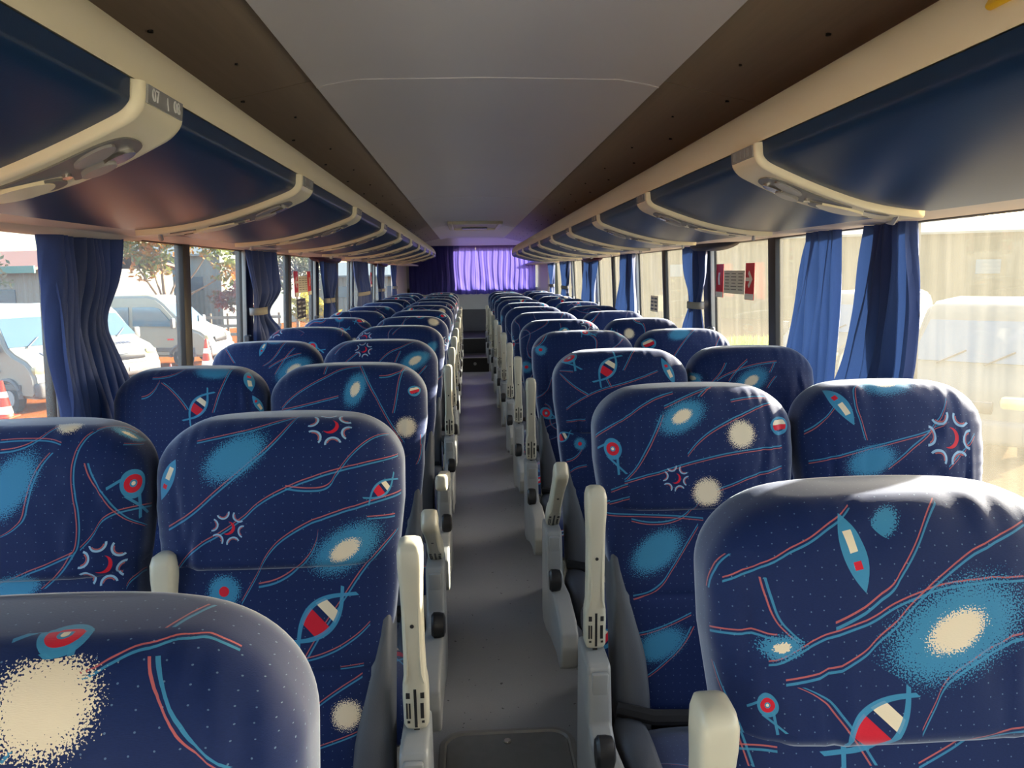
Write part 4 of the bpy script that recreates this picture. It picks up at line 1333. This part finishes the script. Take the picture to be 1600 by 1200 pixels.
curtain('window_curtain', 1, [(TOP, 7.05, 7.75), (1.2, 7.05, 7.9), (BOT, 7.1, 7.9)], 5, 'fifth blue curtain on the right wall under a dark red pelmet', None, seed=11)
curtain('window_curtain', 1, [(TOP, 8.85, 9.75), (1.225, 9.1, 9.55), (1.19, 9.1, 9.55), (BOT, 8.9, 9.7)], 5, 'sixth blue curtain on the right wall, tied with a band', 1.21, seed=12)
curtain('window_curtain', 1, [(TOP, 10.4, 11.2), (1.225, 10.6, 11.0), (1.19, 10.6, 11.0), (BOT, 10.4, 11.2)], 4, 'last blue curtain on the right wall beside the corner pillar', 1.21, seed=13)

def rear_curtain(xa, xb, label, seed):
    r = np.random.default_rng(seed)
    ph = r.uniform(0, 6.28, 6)
    nu, nv = 150, 40
    z0, z1 = 1.055, 1.862
    yb = 12.655
    vs = []
    folds = 11
    for j in range(nv + 1):
        z = z0 + (z1 - z0) * j / nv
        for i in range(nu + 1):
            t = i / nu
            q = t + 0.03 * math.sin(5 * t + ph[0]) + 0.010 * math.sin(z * 7 + ph[1] + 8 * t)
            w = math.sin(2 * math.pi * folds * q + ph[2]) + 0.4 * math.sin(2 * math.pi * folds * 2.3 * q + ph[3] + 2 * z)
            am = 0.008 * (0.6 + 0.5 * (1 - (z - z0) / (z1 - z0)))
            sw = 0.012 * math.sin(z * 15 + t * 24 + ph[4]) * max(0, 1 - (z - z0) / 0.35)
            vs.append(Vector((xa + (xb - xa) * t, yb + am * w + sw, z - 0.012 * abs(math.sin(math.pi * folds * q)) * (j == 0))))
    fs = [(j * (nu + 1) + i, j * (nu + 1) + i + 1, (j + 1) * (nu + 1) + i + 1, (j + 1) * (nu + 1) + i) for j in range(nv) for i in range(nu)]
    root = empty('rear_curtain', ((xa + xb) / 2, yb, z1))
    tag(root, label, 'curtain', 'rear window curtains')
    inv = Matrix.Translation((-(xa + xb) / 2, -yb, -z1))
    c = MB().add(vs, fs).build('cloth', MAT['rearcurtain'], root, angle=180)
    c.matrix_local = inv
    mb = MB().tube([(xa, yb, z1 + 0.006), (xb, yb, z1 + 0.006)], 0.010, 8)
    o = mb.build('rail', MAT['black'], root)
    o.matrix_local = inv
rear_curtain(-1.06, 0.062, 'violet blue curtain over the left half of the rear window', 21)
rear_curtain(0.064, 1.07, 'sunlit violet curtain over the right half of the rear window', 22)

# ------------------------------------------------------------------ outside
GZ = -1.73
def mat_ground():
    m, nt, b = new_mat('red_dirt')
    co = texco(nt)
    n1 = noise(nt, co, 0.35, 5.0, 0.6)
    n2 = noise(nt, co, 14.0, 4.0, 0.7)
    c = mixc(nt, n1, srgb(124, 66, 28), srgb(142, 86, 42))
    c = mixc(nt, (n2 > 0.62) * 0.5, c, srgb(100, 52, 26))
    # pale dusty ground right of the bus
    sp = nt.nodes.new('ShaderNodeSeparateXYZ')
    nt.links.new(co, sp.inputs[0])
    right = M(nt, 'MULTIPLY', S(nt, sp.outputs[0]) - 1.5, 0.5)
    c = mixc(nt, M(nt, 'MINIMUM', M(nt, 'MAXIMUM', right, 0.0), 0.9), c, srgb(80, 71, 55))
    nt.links.new(c, b.inputs['Base Color'])
    b.inputs['Roughness'].default_value = 1.0
    b.inputs['Specular IOR Level'].default_value = 0.0
    bump(nt, b, n2, 0.6, 0.03)
    return m
g = MB()
g.add([(-90, -40, GZ), (90, -40, GZ), (90, 130, GZ), (-90, 130, GZ)], [(0, 1, 2, 3)])
structure(g.build('ground', mat_ground(), smooth=False), 'red dirt yard outside the bus')

MAT['van'] = plain('white_van_paint', srgb(128, 126, 114), 0.3, 0.03, 2, coat=0.2)
MAT['dimvan'] = plain('dimmed_van_paint', srgb(84, 84, 78), 0.6, 0.05, 2, spec=0.2)  # van paint darkened to tone down sunlight on the right-hand vans
MAT['carglass'] = plain('dark_car_glass', srgb(60, 82, 96), 0.12, 0.1, 3, spec=0.8)
MAT['bumper'] = plain('grey_bumper', srgb(84, 82, 80), 0.6, 0.06)
MAT['tyre'] = plain('tyre_rubber', srgb(40, 38, 36), 0.85, 0.1)
MAT['lampglass'] = plain('headlamp_glass', srgb(160, 146, 104), 0.15, 0.08, 20)
MAT['ink'] = plain('blue_grey_lettering', srgb(80, 84, 100), 0.6, 0.03)

VAN = {}
def van_parts():
    W0, W1 = 0.98, 0.84
    prof = [(-2.70, 0.42), (-2.74, 0.95), (-2.70, 2.15), (-2.55, 2.42), (-2.2, 2.50), (0.55, 2.50), (0.85, 2.42), (1.12, 2.22), (1.78, 1.50), (1.95, 1.40), (2.40, 1.24), (2.60, 1.08), (2.70, 0.85), (2.72, 0.45), (2.60, 0.36), (-2.6, 0.36)]
    def hw(z):
        return W0 - (W0 - W1) * max(0, (z - 1.2) / 1.3) ** 1.3
    bm = bmesh.new()
    L = [bm.verts.new((x, hw(z), z)) for x, z in prof]
    R = [bm.verts.new((x, -hw(z), z)) for x, z in prof]
    bm.faces.new(L[::-1]); bm.faces.new(R)
    for i in range(len(prof)):
        j = (i + 1) % len(prof)
        bm.faces.new((L[i], L[j], R[j], R[i]))
    bmesh.ops.recalc_face_normals(bm, faces=list(bm.faces))
    bmesh.ops.bevel(bm, geom=[e for e in bm.edges if e.calc_face_angle(0) > 0.9], offset=0.08, segments=3, affect='EDGES')
    body = MB().from_bm(bm).mesh('body', MAT['van'], angle=35)
    def sidewin(xs, sgn):
        mb = MB()
        o = [Vector((x, sgn * (hw(z) + 0.010), z)) for x, z in xs]
        i = [Vector((x, sgn * (hw(z) - 0.02), z)) for x, z in xs]
        n = len(xs)
        mb.add(o + i, [tuple(range(n)), tuple(range(2 * n - 1, n - 1, -1))] + [(k, (k + 1) % n, n + (k + 1) % n, n + k) for k in range(n)])
        return mb
    parts = [('body', body)]
    for sgn in (-1, 1):
        parts.append(('side_window', sidewin([(0.02, 1.45), (1.50, 1.42), (1.42, 1.55), (0.98, 2.05), (0.75, 2.10), (0.02, 2.10)], sgn).mesh('side_window', MAT['carglass'], False)))
        for a in (-1.25, -2.5):
            parts.append(('side_window', sidewin([(a, 1.45), (a + 1.12, 1.45), (a + 1.12, 2.10), (a, 2.10)], sgn).mesh('side_window', MAT['carglass'], False)))
        parts.append(('door_handle', MB().box((-0.12, sgn * 0.995, 1.22), (0.16, 0.03, 0.2), 0.02).mesh('door_handle', MAT['bumper'])))
        parts.append(('trim_strip', MB().box((0.0, sgn * 0.985, 0.62), (4.4, 0.03, 0.14), 0.01).mesh('trim_strip', MAT['bumper'])))
        parts.append(('marker', MB().box((1.35, sgn * 0.985, 0.98), (0.22, 0.012, 0.05)).mesh('marker', MAT['red'])))
        parts.append(('headlamp', MB().box((2.50, sgn * 0.72, 1.00), (0.34, 0.40, 0.24), 0.07, None, 2).mesh('headlamp', MAT['lampglass'])))
        parts.append(('mirror', MB().box((1.55, sgn * 1.12, 1.55), (0.12, 0.22, 0.36), 0.05, None, 2).mesh('mirror', MAT['bumper'])))
        for xw in (1.75, -1.75):
            t = MB()
            t.disc((xw, sgn * 0.88, 0.34), 0.34, 0.22, 28, 'y')
            parts.append(('wheel', t.mesh('wheel', MAT['tyre'])))
            parts.append(('hub_cap', MB().disc((xw, sgn * 0.99, 0.34), 0.19, 0.03, 20, 'y').mesh('hub_cap', MAT['plate'])))
            arc = [Vector((xw + 0.44 * math.cos(q), sgn * 0.985, 0.34 + 0.44 * math.sin(q))) for q in np.linspace(0.05, math.pi - 0.05, 14)]
            parts.append(('wheel_arch', MB().tube(arc, 0.06, 6).mesh('wheel_arch', MAT['bumper'])))
    # windscreen
    wsx = [(1.16, 2.16), (1.76, 1.53)]
    off = Vector((0.74, 0, 0.67)).normalized() * 0.012
    q = [Vector((1.14, y, 2.19)) + off for y in (-0.74, 0.74)] + [Vector((1.76, y, 1.53)) + off for y in (0.90, -0.90)]
    q2 = [p - off * 3 for p in q]
    parts.append(('windscreen', MB().add(q + q2, [(0, 1, 2, 3), (7, 6, 5, 4), (0, 4, 5, 1), (1, 5, 6, 2), (2, 6, 7, 3), (3, 7, 4, 0)]).mesh('windscreen', MAT['carglass'], False)))
    parts.append(('wipers', MB().tube([(1.83, -0.5, 1.50), (1.62, -0.1, 1.72)], 0.015, 6).tube([(1.83, 0.2, 1.50), (1.62, 0.6, 1.72)], 0.015, 6).mesh('wipers', MAT['black'])))
    parts.append(('front_bumper', MB().box((2.62, 0, 0.56), (0.34, 1.90, 0.40), 0.1, None, 3).mesh('front_bumper', MAT['bumper'])))
    parts.append(('grille', MB().box((2.66, 0, 0.93), (0.12, 0.90, 0.20), 0.03, None, 2).mesh('grille', MAT['black'])))
    parts.append(('licence_plate', MB().box((2.80, 0, 0.56), (0.012, 0.42, 0.13), 0.004).mesh('licence_plate', MAT['stickerwhite'])))
    return parts
VP_ = van_parts()
def van(x, y, rz, label, sc=1.0, letters=None, plate=None):
    root = empty('van', (x, y, GZ), rz)
    root.scale = (sc,) * 3
    tag(root, label, 'van', 'white vans parked outside')
    for nm, me in VP_:
        o = link(nm, me, root)
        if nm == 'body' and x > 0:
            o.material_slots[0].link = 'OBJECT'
            o.material_slots[0].material = MAT['dimvan']
    if letters:
        tm = text_mesh(letters, 0.34, 0.004)
        tm.materials.append(MAT['ink'])
        o = link('lettering', tm, root)
        # on the bonnet, read from the front
        d = Vector((0.45, 0, -0.16)).normalized()
        n = Vector((0.16, 0, 0.45)).normalized()
        R = Matrix(((0, -d.x, n.x, 0), (1, 0, 0, 0), (0, -d.z, n.z, 0), (0, 0, 0, 1)))
        o.matrix_local = Matrix.Translation((2.17, 0, 1.335)) @ R
    if plate:
        tm = text_mesh(plate, 0.10, 0.002)
        tm.materials.append(MAT['ink'])
        o = link('lettering', tm, root)
        o.matrix_local = Matrix.Translation((2.809, 0, 0.56)) @ Matrix(((0, 0, 1, 0), (1, 0, 0, 0), (0, 1, 0, 0), (0, 0, 0, 1)))
    return root
R_ = math.radians
van(-12.0, 19.6, R_(-28), 'white van parked at the left beside the orange cone', 1.0, 'Fonte')
van(-12.1, 23.2, R_(-28), 'white van with only its bonnet seen behind the blue curtain', 0.95, 'Fonte')
van(-11.7, 27.6, R_(-7), 'white high roof van seen from its side through the left window')
van(9.5, 13.2, R_(228), 'white van seen through dusty glass at the right edge', 1.0, None, 'LKR0D80')
van(10.4, 19.6, R_(215), 'white van far off through the dusty right window', 1.0, 'M')

def cone(x, y, label, sc=1.0):
    root = empty('traffic_cone', (x, y, GZ))
    root.scale = (sc,) * 3
    tag(root, label, 'traffic cone', 'orange traffic cones')
    co = plain('orange_cone', srgb(190, 60, 20), 0.5, 0.05)
    MB().box((0, 0, 0.02), (0.42, 0.42, 0.04), 0.01).build('base', co, root)
    rings = [[Vector((r * math.cos(q), r * math.sin(q), z)) for q in np.linspace(0, 6.283, 20, endpoint=False)] for r, z in ((0.17, 0.03), (0.035, 0.80), (0.02, 0.82))]
    MB().loft(rings).build('cone', co, root)
    for z0, z1 in ((0.10, 0.26), (0.45, 0.58)):
        f = lambda z: 0.17 - (z - 0.03) * 0.135 / 0.77 + 0.004
        rings = [[Vector((f(z) * math.cos(q), f(z) * math.sin(q), z)) for q in np.linspace(0, 6.283, 20, endpoint=False)] for z in (z0, z1)]
        MB().loft(rings, cap=False).build('stripe', MAT['stickerwhite'], root)
cone(-10.7, 17.3, 'orange traffic cone nearest, at the left edge of the view', 1.05)
cone(-8.9, 25.4, 'faded orange traffic cone in front of the high roof van', 1.3)
cone(-9.3, 23.3, 'small orange traffic cone beside the van bonnet', 0.6)

# trees, shrub, sheds, fence
def leaf_mat(name, c1, c2, c3):
    m, nt, b = new_mat(name)
    co = texco(nt)
    n = noise(nt, co, 1.1, 2.0)
    n2 = noise(nt, co, 6.0, 2.0)
    c = mixc(nt, n2, c1, c2)
    c = mixc(nt, M(nt, 'MINIMUM', M(nt, 'MAXIMUM', (n - 0.48) * 8, 0.0), 1.0), c, c3)
    nt.links.new(c, b.inputs['Base Color'])
    b.inputs['Roughness'].default_value = 0.6
    tr = nt.nodes.new('ShaderNodeBsdfTranslucent')
    nt.links.new(c, tr.inputs[0])
    mx = nt.nodes.new('ShaderNodeMixShader')
    mx.inputs[0].default_value = 0.35
    nt.links.new(b.outputs[0], mx.inputs[1])
    nt.links.new(tr.outputs[0], mx.inputs[2])
    nt.links.new(mx.outputs[0], nt.nodes['Material Output'].inputs['Surface'])
    return m
LM1 = leaf_mat('tree_leaves', srgb(74, 90, 34), srgb(104, 112, 50), srgb(166, 108, 44))
LM2 = leaf_mat('red_leaves', srgb(108, 46, 42), srgb(140, 70, 60), srgb(78, 72, 42))
LM3 = leaf_mat('grey_leaves', srgb(62, 78, 60), srgb(96, 106, 82), srgb(112, 106, 76))
BARK = plain('bark', srgb(110, 92, 74), 0.9, 0.2, 8, 0.6, 40)
def tree(name, x, y, h, blobs, lm, label, n=2600, leaf=0.16, seed=0, trunk=True):
    r = np.random.default_rng(seed)
    root = empty(name, (x, y, GZ))
    tag(root, label, 'shrub' if name == 'shrub' else 'tree')
    if True:
        tr = MB()
        top = blobs[0]
        tr.tube([(0, 0, -0.05), (0.05, 0.02, h * 0.3), (top[0] * 0.4, top[1] * 0.4, top[2])], [0.06 * h / 3, 0.045 * h / 3, 0.02 * h / 3], 8)
        for bl in blobs[1:]:
            tr.tube([(0.05, 0.02, h * 0.3), (bl[0] * 0.6, bl[1] * 0.6, (bl[2] + h * 0.3) / 2 + 0.1), (bl[0], bl[1], bl[2])], [0.03 * h / 3, 0.02 * h / 3, 0.012], 6)
        tr.build('trunk', BARK, root)
    vs, fs = [], []
    tot = sum(b[3] ** 2 for b in blobs)
    for (bx, by, bz, br) in blobs:
        for _ in range(int(n * br ** 2 / tot)):
            d = r.normal(size=3); d /= np.linalg.norm(d)
            rad = br * r.uniform(0.3, 1.0) ** 0.5 * (0.8 + 0.3 * math.sin(d[0] * 5 + d[2] * 7 + seed))
            p = np.array([bx, by, bz]) + d * rad * np.array([1, 1, 0.85])
            a = r.normal(size=3); a /= np.linalg.norm(a)
            c = np.cross(a, r.normal(size=3)); c /= np.linalg.norm(c)
            l = leaf * r.uniform(0.6, 1.3)
            o = len(vs)
            vs += [p - a * l, p + c * l * 0.45, p + a * l, p - c * l * 0.45]
            fs.append((o, o + 1, o + 2, o + 3))
    f = MB().add([Vector(v) for v in vs], fs).build('foliage', lm, root, smooth=False)
    f['kind'] = 'stuff'
    return root
tree('tree', -13.6, 34, 6.0, [(0, 0, 5.2, 1.7), (-1.6, 0, 5.0, 1.5), (1.5, 0.3, 5.4, 1.3), (2.4, 0, 4.6, 0.9), (-0.4, 0, 3.9, 1.1), (3.0, 0.2, 3.4, 0.9)], LM1, 'tree with yellow green leaves above the high roof van', 3600, 0.15, 3)
tree('shrub', -11.8, 40, 2.9, [(0, 0, 2.2, 1.0), (-1.1, 0, 1.9, 0.8), (1.0, 0, 2.4, 0.8)], LM2, 'red leaved shrub behind the fence left of the nearest pillar', 1800, 0.13, 5)
tree('tree', -20.5, 30, 5.0, [(0, 0, 3.6, 1.5), (1.6, 0, 3.3, 1.2), (-1.4, 0.2, 4.0, 1.3), (0.6, 0, 2.3, 1.1)], LM3, 'sparse grey green tree at the far left behind the van', 2200, 0.12, 6)
tree('tree', -9.6, 42, 5.0, [(0, 0, 4.2, 1.4), (1.0, 0, 3.4, 1.2), (-1.0, 0, 3.0, 1.1)], LM3, 'grey green tree seen between the second and third left curtains', 2200, 0.14, 8)
tree('shrub', -7.9, 37, 2.4, [(0, 0, 1.6, 0.9), (0.8, 0, 1.3, 0.7)], leaf_mat('yellow_leaves', srgb(150, 140, 24), srgb(170, 158, 40), srgb(124, 120, 30)), 'yellow flowering shrub seen beside the exit stickers', 1500, 0.12, 9)

SHED = plain('pale_shed_sheet', srgb(112, 110, 100), 0.7, 0.05, 2)
SHED2 = plain('grey_shed_sheet', srgb(96, 104, 100), 0.7, 0.06, 2)
TEAL = plain('teal_roof_edge', srgb(66, 116, 106), 0.6, 0.05)
TILE = plain('clay_roof_sheet', srgb(130, 84, 62), 0.7, 0.08, 4)
def shed(x, y, L, D, H, wallm, roofm, label, rz=0.0, ribs=40, trim=None):
    root = empty('shed', (x, y, GZ), rz)
    tag(root, label, 'building')
    mb = MB()
    pts = []
    n = ribs * 4
    for i in range(n + 1):
        pts.append((-L / 2 + L * i / n, -D / 2 - (0.03 if (i % 4) in (1, 2) else 0.0)))
    poly = pts + [(L / 2, D / 2), (-L / 2, D / 2)]
    mb.prism(poly, 'z', 0, H).build('wall', wallm, root, smooth=False)
    MB().prism([(-D / 2 - 0.5, H - 0.05), (0, H + D * 0.12), (D / 2 + 0.5, H - 0.05), (D / 2 + 0.5, H + 0.08), (0, H + D * 0.12 + 0.13), (-D / 2 - 0.5, H + 0.08)], 'x', -L / 2 - 0.4, L / 2 + 0.4).build('roof', roofm, root, smooth=False)
    if trim:
        MB().box((0, -D / 2 - 0.53, H - 0.02), (L + 0.8, 0.08, 0.34)).build('gutter', trim, root)
    for i in (-0.3, 0.1, 0.35):
        MB().box((L * i, -D / 2 - 0.04, H * 0.62), (1.2, 0.06, 0.8), 0.01).build('window', MAT['carglass'], root)
    return root
shed(-26, 44, 16, 8, 3.6, SHED, TILE, 'pale shed with a teal roof edge behind the far left tree', R_(-25), 40, TEAL)
shed(-19, 52, 13, 8, 4.4, SHED2, SHED2, 'grey shed behind the trees on the left', R_(-25), 36)
shed(-5.8, 60, 10, 8, 3.0, SHED, SHED2, 'pale low building far behind the left windows', R_(-10), 30)
shed(27, 46, 44, 8, 5.0, plain('beige_shed_sheet', srgb(76, 71, 56), 0.9, 0.06, 2, spec=0.1), SHED, 'long beige shed beyond the right windows', R_(-28), 90)
shed(6, 74, 16, 10, 4.0, SHED, SHED2, 'pale far shed seen through the rear right windows', R_(20), 40)

gr = MB()
vs, fs = [], []
for _ in range(5000):
    x, y = 11.0 + rng.uniform(-2.8, 2.8), 27 + rng.uniform(-3.5, 3.5)
    h = rng.uniform(0.15, 0.5); a = rng.uniform(0, 6.28)
    o = len(vs)
    dx, dy = 0.05 * math.cos(a), 0.05 * math.sin(a)
    vs += [Vector((x - dx, y - dy, GZ)), Vector((x + dx, y + dy, GZ)), Vector((x + rng.uniform(-.1, .1), y + rng.uniform(-.1, .1), GZ + h))]
    fs.append((o, o + 1, o + 2))
tag(gr.add(vs, fs).build('grass', leaf_mat('grass_blades', srgb(80, 116, 36), srgb(104, 134, 54), srgb(116, 120, 60)), smooth=False), 'patch of green grass beyond the dusty right window', 'grass', None, 'stuff')

fe = empty('fence', (-11.5, 36.0, GZ))
tag(fe, 'low wooden fence in front of the red shrub', 'fence')
for i in range(7):
    MB().box((-2.4 + 0.8 * i, 0, 0.7), (0.09, 0.09, 1.4), 0.01).build('post', BARK, fe)
for z in (0.4, 0.8, 1.2):
    MB().box((0, -0.05, z), (5.0, 0.03, 0.14), 0.005).build('rail', SHED, fe)

for i, z in enumerate((4.6, 5.0, 5.4)):
    mb = MB().tube([(-40 + 5 * t, 46, z - 0.25 * math.sin(math.pi * (t % 5) / 5)) for t in range(0, 16)], 0.015, 5)
    tag(mb.build('power_line', MAT['black']), ['lowest', 'middle', 'topmost'][i] + ' of the thin power lines across the left sky', 'wire', 'power lines')
for i, x in enumerate((-40, -8.5)):
    po = empty('power_pole', (x, 46.3, GZ))
    tag(po, ['grey power pole at the far left end of the wires', 'grey power pole carrying the wires behind the grey shed'][i], 'pole', 'power poles')
    MB().tube([(0, 0, -0.1), (0, 0, 7.6)], [0.14, 0.09], 10).build('pole', SHED2, po)
    MB().box((0, -0.1, 7.0), (1.6, 0.1, 0.12), 0.01).build('crossarm', BARK, po)
